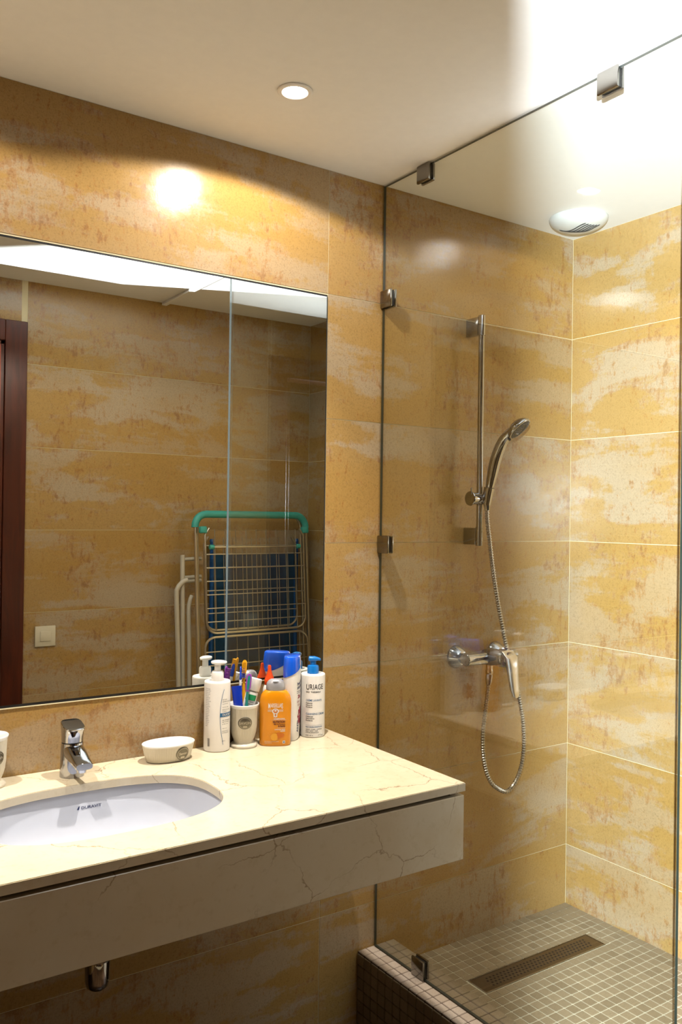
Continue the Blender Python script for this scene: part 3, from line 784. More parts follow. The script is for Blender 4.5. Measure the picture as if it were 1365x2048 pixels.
# white cleansing cream pump bottle with blue pump
ur = thing('pump_bottle', 'tall white cleansing cream bottle with a bright blue pump', 'bottle', (-1.0255, -0.042, ZT), (0, 0, math.radians(-24)), group='pump bottles on the counter')
r, h = 0.0318, 0.160
b_ = cyl_body(ur, r, h)
bm = bmesh.new(); lathe(bm, [(0.0150, h + 0.0003), (0.0150, h + 0.016), (0.0135, h + 0.0205), (0.009, h + 0.0222)], 32)
obj('collar', bm, 'pump_blue', ur, smooth=True)
bm = bmesh.new(); lathe(bm, [(0.0080, h + 0.0223), (0.0076, h + 0.031)], 24)
obj('pump_stem', bm, 'pump_blue', ur, smooth=True)
bm = bmesh.new(); rings = []
for x, w, z0, z1 in ((-0.012, 0.0065, 0.033, 0.041), (-0.010, 0.0095, 0.031, 0.0435), (0.004, 0.0105, 0.0305, 0.0435), (0.012, 0.008, 0.033, 0.041), (0.0185, 0.005, 0.0325, 0.0385), (0.0195, 0.004, 0.0325, 0.037)):
    rings.append([(x, y, h + (z0 + z1) / 2 + z) for y, z, _ in sup(w, (z1 - z0) / 2, 3, 20)])
loft(bm, rings); obj('pump_head', bm, 'pump_blue', ur, smooth=50, rot=(0, 0, math.radians(-10)))
S = cyl_surf(r, ang=math.radians(0))
bm = bmesh.new(); u0 = -0.0225
text_into(bm, 'URIAGE', 0.0195, u0, 0.1235, S, sx=0.70, bold=0.0001)
text_into(bm, 'EAU  THERMALE', 0.0052, u0, 0.1155, S, sx=1.02, bold=0.0001)
for v, s in ((0.0870, 'Nettoie'), (0.0820, 'Nourrit'), (0.0770, 'Protège'), (0.0530, 'Cleanses'), (0.0480, 'Nourishes'), (0.0430, 'Protects')):
    text_into(bm, s, 0.0054, u0, v, S, bold=0.0001)
for v, s in ((0.0205, 'VISAGE - CORPS - CHEVEUX'), (0.0165, 'FACE - BODY - HAIR'), (0.0125, 'HYPOALLERGENIQUE')):
    text_into(bm, s, 0.0042, u0, v, S, sx=0.85, bold=0.00005)
text_into(bm, '500 ml e', 0.0056, u0, 0.0050, S); text_into(bm, '17 fl.oz', 0.0056, 0.010, 0.0050, S)
tag(obj('printed_text', bm, 'ink_black', b_), kind='stuff')
bm = bmesh.new()
text_into(bm, 'CRÈME LAVANTE', 0.0070, u0, 0.0935, S, sx=0.80, bold=0.0001)
text_into(bm, 'CLEANSING CREAM', 0.0070, u0, 0.0590, S, sx=0.83, bold=0.0001)
text_into(bm, 'PEAUX SENSIBLES-SENSITIVE SKIN', 0.0046, u0, 0.0265, S, sx=0.66, bold=0.0001)
patch(bm, u0, 0.024, 0.0325, 0.0329, S, nu=10)
tag(obj('blue_text', bm, 'ink_blue', b_), kind='stuff')

# orange nutrition shampoo
lm = thing('shampoo_bottle', 'orange nutrition shampoo bottle with a silver grey flip cap', 'bottle', (-1.1525, -0.070, ZT), (0, 0, math.radians(-29)))
LPA = [(0.0365, 0.0195, 0.0005), (0.0380, 0.0210, 0.003), (0.0385, 0.0215, 0.012), (0.0392, 0.0222, 0.06), (0.0396, 0.0222, 0.098), (0.0388, 0.0220, 0.112), (0.0362, 0.0212, 0.122), (0.0318, 0.0198, 0.1295), (0.0262, 0.0182, 0.1340), (0.0235, 0.0172, 0.1355)]
bm = bmesh.new(); loft(bm, [sup(a, b, 2.7, 64, 0, 0, z) for a, b, z in LPA]); b_ = obj('body', bm, 'orange', lm, smooth=45)
bm = bmesh.new(); loft(bm, [sup(a, b, n, 48, 0, 0, z) for a, b, n, z in ((0.0232, 0.0172, 2.4, 0.1357), (0.0238, 0.0178, 2.4, 0.1385), (0.0236, 0.0176, 2.3, 0.1445), (0.0222, 0.0165, 2.2, 0.1515), (0.0190, 0.0142, 2.1, 0.1575), (0.0135, 0.0105, 2.0, 0.1612), (0.006, 0.005, 2.0, 0.1625))])
cp = obj('flip_cap', bm, 'silver_cap', lm, smooth=50)
bm = bmesh.new(); blob(bm, [(0.0075 * math.cos(a), 0.0075 * math.sin(a) * 0.55) for a in [PI + PI * k / 10 for k in range(11)]], lambda u, v: (u, -0.0135 + v * 0.9, 0.1597 + v * 0.35 + 0.0005 - abs(u) * 0.04))
obj('thumb_notch', bm, 'glaze', cp)
def lpm(u, v, e=0.0005):
    a, b = 0.0392, 0.0222
    for (a0, b0, z0), (a1, b1, z1) in zip(LPA, LPA[1:]):
        if z0 <= v <= z1: t = (v - z0) / (z1 - z0); a = a0 + (a1 - a0) * t; b = b0 + (b1 - b0) * t
    return (u, -b * (1 - min(1, abs(u / a)) ** 2.7) ** (1 / 2.7) - e, v)
bm = bmesh.new()
text_into(bm, 'M', 0.0185, -0.0182, 0.0932, lpm, sx=0.40, bold=0.00012)
text_into(bm, 'ARSEILLAI', 0.0140, 0.0014, 0.0960, lpm, sx=0.44, bold=0.00012, align_x='CENTER')
text_into(bm, 'S', 0.0180, 0.0182, 0.0932, lpm, sx=0.44, bold=0.00012, align_x='RIGHT')
for s in (-1, 1):
    for v in (0.0860, 0.0890): patch(bm, s * 0.0070, s * 0.0190, v, v + 0.0010, lpm, nu=4)
blob(bm, ell(0, 0.0865, 0.0082, 0.0068), lpm)
blob(bm, [(-0.0052, 0.082), (0.0052, 0.082), (0.0040, 0.0715), (0.0015, 0.0730), (0, 0.0705), (-0.0015, 0.0730), (-0.0040, 0.0715)], lpm)
text_into(bm, 'SHAMPOOING', 0.0040, 0.0235, 0.0665, lpm, align_x='RIGHT', sx=1.05, bold=0.0001)
patch(bm, -0.010, 0.0265, 0.0648, 0.0652, lpm, nu=8); patch(bm, 0.004, 0.0255, 0.0458, 0.0462, lpm, nu=6)
text_into(bm, 'CHEVEUX SECS', 0.0038, 0.0245, 0.0405, lpm, align_x='RIGHT', bold=0.0001); text_into(bm, 'ABIMES', 0.0038, 0.0245, 0.0365, lpm, align_x='RIGHT', bold=0.0001)
text_into(bm, 'Sans silicone, formule douce', 0.0032, -0.026, 0.0115, lpm, sx=0.95); text_into(bm, 'vegetal 250 ml', 0.0032, -0.026, 0.0078, lpm, sx=0.95)
tag(obj('white_text', bm, 'ink_white', b_), kind='stuff')
bm = bmesh.new()
text_into(bm, 'NUTRITION', 0.0078, 0.0240, 0.0578, lpm, align_x='RIGHT', sx=0.72, bold=0.0004)
text_into(bm, 'Miel de Provence', 0.0058, 0.0240, 0.0530, lpm, align_x='RIGHT', sx=0.68, bold=0.00015)
text_into(bm, '& Karité', 0.0062, 0.0240, 0.0480, lpm, align_x='RIGHT', sx=0.8, bold=0.00025)
tag(obj('brown_text', bm, 'ink_brown', b_), kind='stuff')
bm = bmesh.new(); l2 = lambda u, v: lpm(u, v, 0.0008); l3 = lambda u, v: lpm(u, v, 0.0011)
blob(bm, ell(0.0085, 0.027, 0.0085, 0.0075), l2, 1); blob(bm, ell(0.0165, 0.0275, 0.006, 0.0055), l2, 1)
blob(bm, [(-0.0105, 0.019), (-0.008, 0.0155), (0.000, 0.0145), (0.0055, 0.017), (0.0060, 0.024), (0.0035, 0.031), (-0.002, 0.0335), (-0.007, 0.031), (-0.0115, 0.026)], l3, 0)
for u, v in ((-0.014, 0.029), (-0.017, 0.033), (-0.012, 0.035), (-0.018, 0.026), (0.004, 0.0355)): blob(bm, ell(u, v, 0.0008, 0.0008, 8), l3, 0)
blob(bm, ell(0.0, 0.0868, 0.0055, 0.0045), l2, 1); blob(bm, ell(0.0, 0.0880, 0.0028, 0.0022), l3, 2)
blob(bm, ell(0.0, 0.0775, 0.0020, 0.0030), l2, 1)
tag(obj('fruit_picture', bm, ['ink_gold', 'ink_amber', 'ink_white'], b_), kind='stuff')
bm = bmesh.new(); patch(bm, 0.0185, 0.0245, 0.0070, 0.0140, l2, 0, nu=2)
blob(bm, ell(0.0215, 0.0105, 0.0018, 0.0018, 10), l3, 1)
tag(obj('pack_symbol', bm, ['ink_white', 'ink_navy'], b_), kind='stuff')

# white shampoo with slanted blue cap, seen from its narrow side
hs = thing('shampoo_bottle', 'white shampoo bottle with a slanted translucent blue cap', 'bottle', (-1.0880, -0.0405, ZT), (0, 0, math.radians(49)))
HS = [(0.0310, 0.0175, 0.0005), (0.0330, 0.0190, 0.004), (0.0345, 0.0200, 0.03), (0.0362, 0.0212, 0.09), (0.0368, 0.0214, 0.14), (0.0355, 0.0208, 0.18), (0.0345, 0.0202, 0.196)]
bm = bmesh.new(); loft(bm, [sup(a, b, 2.5, 56, 0, 0, z) for a, b, z in HS]); b_ = obj('body', bm, 'bottle_white', hs, smooth=45)
bm = bmesh.new(); rings = []
for t in (0.0, 0.35, 0.7, 0.9, 0.97, 1.0):
    k = {0.0: 1.015, 0.35: 1.0, 0.7: 0.96, 0.9: 0.92, 0.97: 0.88, 1.0: 0.80}[t]
    ring = []
    for x, y, _ in sup(0.0366, 0.0214, 2.5, 56):
        zb = 0.174 + 0.014 * (x / 0.0366) + 0.004 * (x / 0.0366) ** 2 - 0.009 * (y / 0.0214)
        ring.append((x * k, y * k, zb + (0.2115 - zb) * t))
    rings.append(ring)
loft(bm, rings, False, True); obj('cap', bm, 'blue_cap', hs, smooth=40)
def hsf(u, v, e=0.0005):
    a, b = 0.0365, 0.0213
    for (a0, b0, z0), (a1, b1, z1) in zip(HS, HS[1:]):
        if z0 <= v <= z1: t = (v - z0) / (z1 - z0); a = a0 + (a1 - a0) * t; b = b0 + (b1 - b0) * t
    return (u, -b * (1 - min(1, abs(u / a)) ** 2.5) ** (1 / 2.5) - e, v)
bm = bmesh.new()
text_into(bm, 'head &', 0.0115, -0.024, 0.1390, hsf, bold=0.0003, sx=0.95, rot=0.12); text_into(bm, 'shoulders', 0.0115, -0.024, 0.1290, hsf, bold=0.0003, sx=0.85, rot=0.12)
for k in range(2): patch(bm, -0.026, 0.02, 0.1230 - k * 0.004, 0.1240 - k * 0.004, hsf, nu=6)
text_into(bm, 'ANTI', 0.0130, -0.012, 0.020, hsf, bold=0.0003, rot=PI / 2)
tag(obj('navy_text', bm, 'ink_navy', b_), kind='stuff')
bm = bmesh.new()
text_into(bm, '2in1', 0.0125, -0.021, 0.1060, hsf, bold=0.0005, sx=1.1)
text_into(bm, 'EFFET', 0.0075, -0.024, 0.0945, hsf); text_into(bm, 'SOIN', 0.0075, -0.022, 0.0865, hsf)
st = []
for k in range(18):
    a = 2 * PI * k / 18; rr = 1.0 if k % 2 else 0.72
    st.append((0.019 * rr * math.cos(a) - 0.002, 0.060 + 0.026 * rr * math.sin(a)))
blob(bm, st, hsf)
tag(obj('crimson_splash', bm, 'ink_red', b_), kind='stuff')
bm = bmesh.new(); h2 = lambda u, v: hsf(u, v, 0.0009)
text_into(bm, 'DOUX', 0.0055, -0.016, 0.060, h2, bold=0.0002, rot=0.2); patch(bm, -0.017, 0.012, 0.0555, 0.0562, h2, nu=4)
tag(obj('splash_text', bm, 'ink_white', b_), kind='stuff')

# small bottle with orange-red pointed nozzle behind the orange shampoo
nz = thing('nozzle_bottle', 'small white bottle with pointed orange red nozzle behind the orange shampoo', 'bottle', (-1.1425, -0.0205, ZT))
bm = bmesh.new(); lathe(bm, [(0.0160, 0.0005), (0.0172, 0.003), (0.0172, 0.118), (0.0165, 0.128), (0.0135, 0.136), (0.0120, 0.139)], 36)
obj('body', bm, 'white_plastic', nz, smooth=40)
bm = bmesh.new(); lathe(bm, [(0.0122, 0.1392), (0.0126, 0.1400), (0.0126, 0.1520), (0.0118, 0.1535)], 32)
cl_ = obj('collar', bm, 'red_orange', nz, smooth=40)
bm = bmesh.new(); lathe(bm, [(0.0115, 0.1536), (0.0108, 0.1565), (0.0062, 0.1690), (0.0044, 0.1770), (0.0042, 0.1850), (0.0030, 0.1875), (0.001, 0.1880)], 28)
obj('nozzle', bm, 'red_orange', nz, smooth=50)

# ------------------------------------------------------------------ brushes and tubes standing in the tumbler
def brush(label, group, foot, neck, head, face, handle_mat, head_mat, bristle_mat, w=0.0055, core=None):
    """toothbrush: handle, head plate, bristles; face = direction the bristles point"""
    f0, n0, h0 = Vector(foot), Vector(neck), Vector(head)
    t = thing('toothbrush', label, 'toothbrush', f0, group=group)
    bm = bmesh.new(); pts = spline([Vector((0, 0, 0)), (n0 - f0) * 0.5 + Vector(face) * -0.001, n0 - f0], 6)
    tube(bm, pts, [0.0045] * 4 + [0.0050] * (len(pts) - 8) + [0.0034] * 4, 10)
    hd = obj('handle', bm, handle_mat, t, smooth=True)
    ax = (h0 - n0).normalized(); L = (h0 - n0).length
    mt_ = align(n0 - f0, ax, Vector(face))
    # local: z along head, y towards the bristles
    bm = bmesh.new()
    rings = [[(x, y, z) for x, y, _ in sup(a, 0.0022, 2.5, 16)] for a, z in ((0.0030, -0.002), (0.0048, 0.004), (w, 0.010), (w, L - 0.006), (w * 0.75, L - 0.001), (w * 0.3, L + 0.0015))]
    loft(bm, rings); bmesh.ops.transform(bm, matrix=mt_, verts=bm.verts[:])
    hp = obj('head', bm, head_mat, t, smooth=True)
    if core:
        bm = bmesh.new(); loft(bm, [[(x, y - 0.0005, z) for x, y, _ in sup(a, 0.0021, 2.5, 16)] for a, z in ((0.0022, 0.003), (w * 0.66, 0.010), (w * 0.66, L - 0.006), (0.001, L - 0.002))]); bmesh.ops.transform(bm, matrix=mt_, verts=bm.verts[:])
        obj('back_plate', bm, core, hp, smooth=True)
    bm = bmesh.new(); nrow = max(4, int((L - 0.008) / 0.0035))
    for k in range(nrow):
        z = 0.006 + (L - 0.011) * k / (nrow - 1)
        for x in (-0.55, 0.0, 0.55):
            box(bm, x * w - 0.0011, x * w + 0.0011, 0.0021, 0.0115, z - 0.0012, z + 0.0012)
    bmesh.ops.transform(bm, matrix=mt_, verts=bm.verts[:])
    tag(obj('bristles', bm, bristle_mat, t), kind='stuff')
    return t
VD = (0.5, 0.86, 0.0)
GB = 'toothbrushes in the tumbler'
brush('teal toothbrush with purple bristles at the front of the tumbler', GB, (-1.2285, -0.052, ZT + 0.0185), (-1.2265, -0.0615, ZT + 0.137), (-1.2225, -0.063, ZT + 0.178), VD, 'tooth_teal', 'tooth_purple', 'tooth_purple', 0.0066, 'tooth_teal')
brush('yellow toothbrush with its head leaning towards the mirror', GB, (-1.228, -0.045, ZT + 0.0185), (-1.2185, -0.026, ZT + 0.170), (-1.2135, -0.0205, ZT + 0.205), (-0.5, -0.86, 0.1), 'tooth_yellow', 'tooth_yellow', 'tooth_yellow', 0.0062)
brush('clear and blue toothbrush behind the blue tube in the tumbler', GB, (-1.236, -0.040, ZT + 0.0185), (-1.2275, -0.026, ZT + 0.160), (-1.2245, -0.0205, ZT + 0.190), (0.7, -0.6, 0.0), 'white_plastic', 'tooth_blue', 'tooth_blue', 0.0045)

def paste_tube(label, foot, tip, mats, flat_up, w, r, cap_r, cap_l):
    f0, t0 = Vector(foot), Vector(tip); L = (t0 - f0).length
    t = thing('toothpaste_tube', label, 'tube', f0, group='tubes in the tumbler')
    mt_ = align((0, 0, 0), t0 - f0, (-VD[0], -VD[1], 0))
    def put(bm): bmesh.ops.transform(bm, matrix=mt_, verts=bm.verts[:]); return bm
    bm = bmesh.new()
    seq = [(w, 0.0012, 0.0), (w, 0.0016, 0.006), (w * 0.93, r * 0.45, L * 0.3), (w * 0.86, r * 0.8, L * 0.62), (r * 1.05, r * 1.0, L * 0.9), (r, r, L * 0.96), (r * 0.6, r * 0.6, L)]
    if flat_up: seq = [(a, b, L - z) for a, b, z in seq[::-1]]
    loft(bm, [sup(a, b, 2.2, 32, 0, 0, z) for a, b, z in seq]); bd = obj('body', put(bm), mats[0], t, smooth=50)
    if cap_l:
        z0 = -cap_l if flat_up else L
        bm = bmesh.new(); lathe(bm, [(cap_r * 0.96, z0 + 0.0002), (cap_r, z0 + 0.001), (cap_r, z0 + cap_l - 0.0015), (cap_r * 0.9, z0 + cap_l)], 32)
        obj('cap', put(bm), mats[1], t, smooth=40)
    return t, bd, mt_, L
paste_tube('royal blue tube standing crimped end up at the left of the tumbler', (-1.2365, -0.0460, ZT + 0.036), (-1.2420, -0.0330, ZT + 0.147), ('tube_blue', 'white_plastic'), True, 0.0125, 0.0105, 0.009, 0.015)
tt, bd, mt_, L = paste_tube('white and green tube with a wide white cap tilted to the right', (-1.2320, -0.0440, ZT + 0.040), (-1.2030, -0.0440, ZT + 0.134), ('white_plastic', 'white_plastic'), False, 0.0172, 0.0145, 0.0162, 0.031)
bm = bmesh.new()
def onbody(u, v):
    k = v / L; wv = 0.018 * (0.93 - 0.07 * k) if k < 0.62 else 0.0152; bv = 0.0145 * min(1.0, 0.1 + 1.15 * k)
    return mt_ @ Vector((u, bv * (1 - min(1, abs(u / wv)) ** 2.2) ** (1 / 2.2) + 0.0006, v))
patch(bm, -0.0125, 0.0125, L * 0.76, L * 0.90, onbody, 0, 8, 2)
for k in range(4): patch(bm, -0.010, 0.006 - k * 0.002, L * 0.56 + k * 0.005, L * 0.56 + k * 0.005 + 0.0012, onbody, 2, 4)
patch(bm, -0.012, -0.002, L * 0.47, L * 0.52, onbody, 1, 4)
tag(obj('printed_stripes', bm, ['tube_green', 'ink_red', 'ink_grey'], bd), kind='stuff')

# ------------------------------------------------------------------ shower fittings
XB = -0.464
sr = thing('shower_rail', 'tall chrome slide rail with sliding holder on the shower wall', 'shower rail', (XB, 0, -0.667))
def lz(z): return z + 0.667
bm = bmesh.new(); lathe(bm, [(0.0088, lz(-0.951)), (0.0088, lz(-0.388))], 24, mtx=Matrix.Translation((0, -0.060, 0)))
obj('bar', bm, 'chrome', sr, smooth=True)
for z0, z1 in ((-0.388, -0.328), (-1.007, -0.951)):
    bm = bmesh.new(); lathe(bm, [(0.0095, lz(z0)), (0.0108, lz(z0) + 0.001), (0.0108, lz(z1) - 0.001), (0.0098, lz(z1))], 28, mtx=Matrix.Translation((0, -0.060, 0)))
    br = obj('bracket', bm, 'chrome', sr, smooth=True)
    obj('wall_arm', bx(-0.0085, 0.0085, -0.0515, -0.0005, lz(z0) + 0.003, lz(z1) - 0.003, bev=0.002, seg=2), 'chrome', br, smooth=30)
bm = bmesh.new(); lathe(bm, [(0.0155, -0.034), (0.0175, -0.032), (0.0175, 0.022), (0.0160, 0.024)], 36, mtx=Matrix.Translation((0, -0.060, lz(-0.868))) @ Matrix.Rotation(PI / 2, 4, 'Y'))
sl = obj('slider', bm, 'chrome', sr, smooth=True)
bm = bmesh.new(); lathe(bm, [(0.0015, -0.001), (0.0205, 0.0), (0.0215, 0.0025), (0.0190, 0.0055)], 36, mtx=Matrix.Translation((-0.0395, -0.060, lz(-0.868))) @ Matrix.Rotation(PI / 2, 4, 'Y'))
obj('locking_disc', bm, 'chrome', sl, smooth=True)
bm = bmesh.new(); tube(bm, [(-0.038, -0.066, lz(-0.857)), (-0.046, -0.074, lz(-0.838))], [0.0022, 0.0026], 10)
obj('locking_pin', bm, 'chrome', sl, smooth=True)
bm = bmesh.new(); tube(bm, [(0.012, -0.0765, lz(-0.885)), (0.012, -0.0835, lz(-0.852)), (0.012, -0.0875, lz(-0.836))], [0.0135, 0.0152, 0.0155], 24)
obj('holder_cone', bm, 'chrome', sl, smooth=40)

hd0 = Vector((-0.452, -0.0800, -0.864))
hh = thing('hand_shower', 'chrome hand shower with dark round spray face on the slide rail', 'shower head', hd0)
path = [Vector(p) - hd0 for p in ((-0.452, -0.0895, -0.834), (-0.4515, -0.098, -0.800), (-0.4515, -0.113, -0.752), (-0.452, -0.137, -0.708), (-0.450, -0.163, -0.682), (-0.446, -0.184, -0.672))]
sp_ = spline(path, 6); n = len(sp_)
rad = [0.0122 + 0.0050 * math.sin(min(1, i / (n * 0.8)) * PI) * 0.9 + 0.004 * max(0, (i / n - 0.75)) * 4 for i in range(n)]
bm = bmesh.new(); tube(bm, sp_, rad, 20); obj('handle', bm, 'chrome', hh, smooth=60)
bm = bmesh.new(); tube(bm, [Vector((0, 0.0022, -0.008)), Vector((0, -0.0045, 0.014)), Vector((0.0, -0.0095, 0.0295))], [0.0095, 0.0112, 0.0122], 20)
obj('connector', bm, 'steel', hh, smooth=40)
fn = Vector((0.30, -0.62, -0.72)).normalized(); hc = Vector((-0.443, -0.192, -0.668)) - hd0
mt_ = align(hc, fn)
bm = bmesh.new(); lathe(bm, [(0.006, -0.020), (0.020, -0.0165), (0.032, -0.008), (0.0375, 0.0), (0.0382, 0.005), (0.0365, 0.0075), (0.0345, 0.0078)], 40, mtx=mt_)
obj('head', bm, 'chrome', hh, smooth=60)
bm = bmesh.new(); lathe(bm, [(0.0343, 0.0066), (0.0335, 0.0082), (0.020, 0.0090), (0.019, 0.0082), (0.001, 0.0086)], 36, mtx=mt_)
fc = obj('spray_face', bm, 'black_part_shade', hh, smooth=40)
bm = bmesh.new()
for rr, nn in ((0.029, 24), (0.0235, 18), (0.013, 12), (0.007, 6)):
    for k in range(nn):
        a = 2 * PI * k / nn; lathe(bm, [(0.0009, 0.0083), (0.0006, 0.0102)], 6, mtx=mt_ @ Matrix.Translation((rr * math.cos(a), rr * math.sin(a), 0)))
tag(obj('nozzles', bm, 'ink_grey', fc), kind='stuff')
bm = bmesh.new(); box(bm, -0.004, 0.004, -0.044, -0.037, 0.001, 0.009, bev=0.0015, mtx=mt_)
obj('mode_tab', bm, 'black_part_shade', hh)

# hose
HP = [(-0.416, -0.060, -1.391), (-0.423, -0.062, -1.44), (-0.436, -0.066, -1.50), (-0.448, -0.070, -1.56), (-0.450, -0.074, -1.615), (-0.442, -0.078, -1.664), (-0.424, -0.082, -1.703), (-0.394, -0.086, -1.727), (-0.366, -0.09, -1.736), (-0.338, -0.092, -1.718), (-0.315, -0.095, -1.675), (-0.305, -0.097, -1.616), (-0.3105, -0.099, -1.539), (-0.327, -0.100, -1.469), (-0.349, -0.100, -1.398), (-0.381, -0.100, -1.320), (-0.402, -0.0985, -1.244), (-0.4205, -0.096, -1.168), (-0.437, -0.092, -1.078), (-0.447, -0.086, -0.989), (-0.4515, -0.080, -0.925), (-0.452, -0.0782, -0.8745)]
pp0 = spline(HP, 40); pp = [pp0[0]]; acc = 0.0; STEP = 0.0019
for a_, b_2 in zip(pp0, pp0[1:]):
    d_ = (b_2 - a_).length; t_ = STEP - acc
    while t_ <= d_: pp.append(a_ + (b_2 - a_) * (t_ / d_)); t_ += STEP
    acc = d_ - (t_ - STEP)
bm = bmesh.new(); tube(bm, pp, [0.0070 if (k // 2) % 2 else 0.0052 for k in range(len(pp))], 10)
t = thing('shower_hose', 'ribbed chrome shower hose looping below the mixer', 'hose', (-0.416, -0.06, -1.391))
o = obj('ribbed_sleeve', bm, 'steel', t, smooth=20, loc=(0.416, 0.06, 1.391))
for p, q, nm in ((HP[0], HP[1], 'end_nut'), (HP[-1], HP[-2], 'end_nut')):
    P0, Q0 = Vector(p), Vector(q); d = (Q0 - P0).normalized(); off = Vector((0.416, 0.06, 1.391))
    bm = bmesh.new(); tube(bm, [P0 + off - d * 0.002, P0 + off + d * 0.012, P0 + off + d * 0.028], [0.0098, 0.0098, 0.0072], 8)
    obj(nm, bm, 'chrome', t)

XMX, ZMX = -0.416, -1.338
mx = thing('shower_mixer', 'chrome wall mixer with two round wall plates and hanging lever', 'shower mixer', (XMX, 0, ZMX))
RY = Matrix.Rotation(PI / 2, 4, 'X')   # local z -> -y
for s in (-1, 1):
    bm = bmesh.new(); lathe(bm, [(0.0345, 0.0006), (0.0350, 0.004), (0.0320, 0.009), (0.0200, 0.031), (0.0180, 0.032)], 40, mtx=Matrix.Translation((s * 0.08, 0, 0)) @ RY)
    w_ = obj('wall_plate', bm, 'chrome', mx, smooth=40)
    bm = bmesh.new(); lathe(bm, [(0.0168, 0.0322), (0.0178, 0.034), (0.0178, 0.049), (0.0160, 0.051)], 6, mtx=Matrix.Translation((s * 0.08, 0, 0)) @ RY)
    obj('hex_nut', bm, 'chrome', w_)
bm = bmesh.new(); lathe(bm, [(0.0165, -0.100), (0.0185, -0.098), (0.0185, 0.098), (0.0165, 0.100)], 36, mtx=Matrix.Translation((0, -0.064, 0)) @ Matrix.Rotation(PI / 2, 4, 'Y'))
obj('body', bm, 'chrome', mx, smooth=True)
bm = bmesh.new(); rings = []
for y, a, b, zc in ((-0.046, 0.0235, 0.0235, 0.0), (-0.060, 0.0250, 0.0250, 0.002), (-0.100, 0.0245, 0.0245, 0.003), (-0.124, 0.0235, 0.0235, 0.003), (-0.127, 0.0215, 0.0215, 0.003)):
    rings.append([(x, y, zc + z) for x, z, _ in sup(a, b, 2.6, 40)])
loft(bm, [r[::-1] for r in rings]); obj('valve_body', bm, 'chrome', mx, smooth=45)
bm = bmesh.new(); rings = []
lp = [(-0.128, 0.024, 0.0225, 0.002), (-0.134, 0.028, 0.023, 0.004), (-0.148, 0.014, 0.0225, 0.0135), (-0.153, -0.012, 0.0205, 0.012), (-0.158, -0.045, 0.0185, 0.010), (-0.164, -0.078, 0.0162, 0.0085), (-0.169, -0.096, 0.0115, 0.006), (-0.170, -0.100, 0.005, 0.003)]
for i, (y, z, a, b) in enumerate(lp):
    rings.append([(x, y + q * 0.9, z + q * 0.35) for x, q, _ in sup(a, b, 2.6, 28)])
loft(bm, rings)
obj('lever', bm, 'satin', mx, smooth=45)
bm = bmesh.new(); lathe(bm, [(0.0215, 0.1272), (0.0230, 0.1285), (0.0230, 0.143), (0.0205, 0.148), (0.004, 0.150)], 36, mtx=Matrix.Translation((0, 0, 0.003)) @ RY)
obj('lever_hub', bm, 'chrome', mx, smooth=40)
bm = bmesh.new(); lathe(bm, [(0.0105, -0.018), (0.0105, -0.036), (0.0115, -0.038), (0.0115, -0.048), (0.0100, -0.050)], 24, mtx=Matrix.Translation((0, -0.060, 0)))
obj('hose_outlet', bm, 'chrome', mx, smooth=40)

# ------------------------------------------------------------------ things seen in the mirror
sw = thing('light_switch', 'square cream light switch beside the door, reflected in the mirror', 'switch', (-1.252, YF, -1.428), (0, 0, PI))
obj('plate', bx(-0.041, 0.041, -0.0095, -0.0004, -0.041, 0.041, bev=0.002, seg=2), 'switch', sw, smooth=30)
obj('rocker', bx(-0.0205, 0.0205, -0.0125, -0.0096, -0.0205, 0.0205, bev=0.0015, seg=2), 'switch', sw, smooth=30)

# folded drying rack leaning on the wall; local x across, local z along its height
HR = 1.272
ta = math.asin(0.10 / HR)
dk = thing('drying_rack', 'folded wire drying rack with teal top grip leaning behind the shower', 'drying rack', (-0.3475, -1.462, SHOWER_Z + 0.008), (ta, 0, 0))
def U(hw, z0, z1, rc, y=0.0, top=True):
    s = 1 if top else -1
    a = arc_pts((hw - rc, y, z1 - s * rc), rc, 0, 90 * s, 6) if top else arc_pts((hw - rc, y, z0 + rc), rc, 0, -90, 6)
    b = arc_pts((-hw + rc, y, z1 - rc), rc, 90, 180, 6) if top else arc_pts((-hw + rc, y, z0 + rc), rc, -90, -180, 6)
    e = z0 if top else z1
    return [(hw, y, e)] + a + b + [(-hw, y, e)]
bm = bmesh.new(); tube(bm, U(0.285, 0.0, HR - 0.012, 0.055), 0.0075, 10); obj('outer_frame', bm, 'wire', dk, smooth=True)
bm = bmesh.new(); tube(bm, U(0.268, 0.0, HR - 0.016, 0.050, -0.022), 0.006, 10); obj('outer_frame', bm, 'wire', dk, smooth=True)
bm = bmesh.new(); q = U(0.285, HR - 0.07, HR - 0.012, 0.055, -0.004)
tube(bm, q, [0.0165] * len(q), 14); 
for v in bm.verts:
    if abs(v.co.x) < 0.2: v.co.z -= 0.006 * (1 - abs(v.co.x) / 0.2)
obj('top_grip', bm, 'teal', dk, smooth=True)
for s in (-1, 1):
    obj('clip', bx(s * 0.262 - 0.016, s * 0.262 + 0.016, 0.012, 0.040, HR - 0.098, HR - 0.068, bev=0.006, seg=2), 'teal', dk, smooth=40)
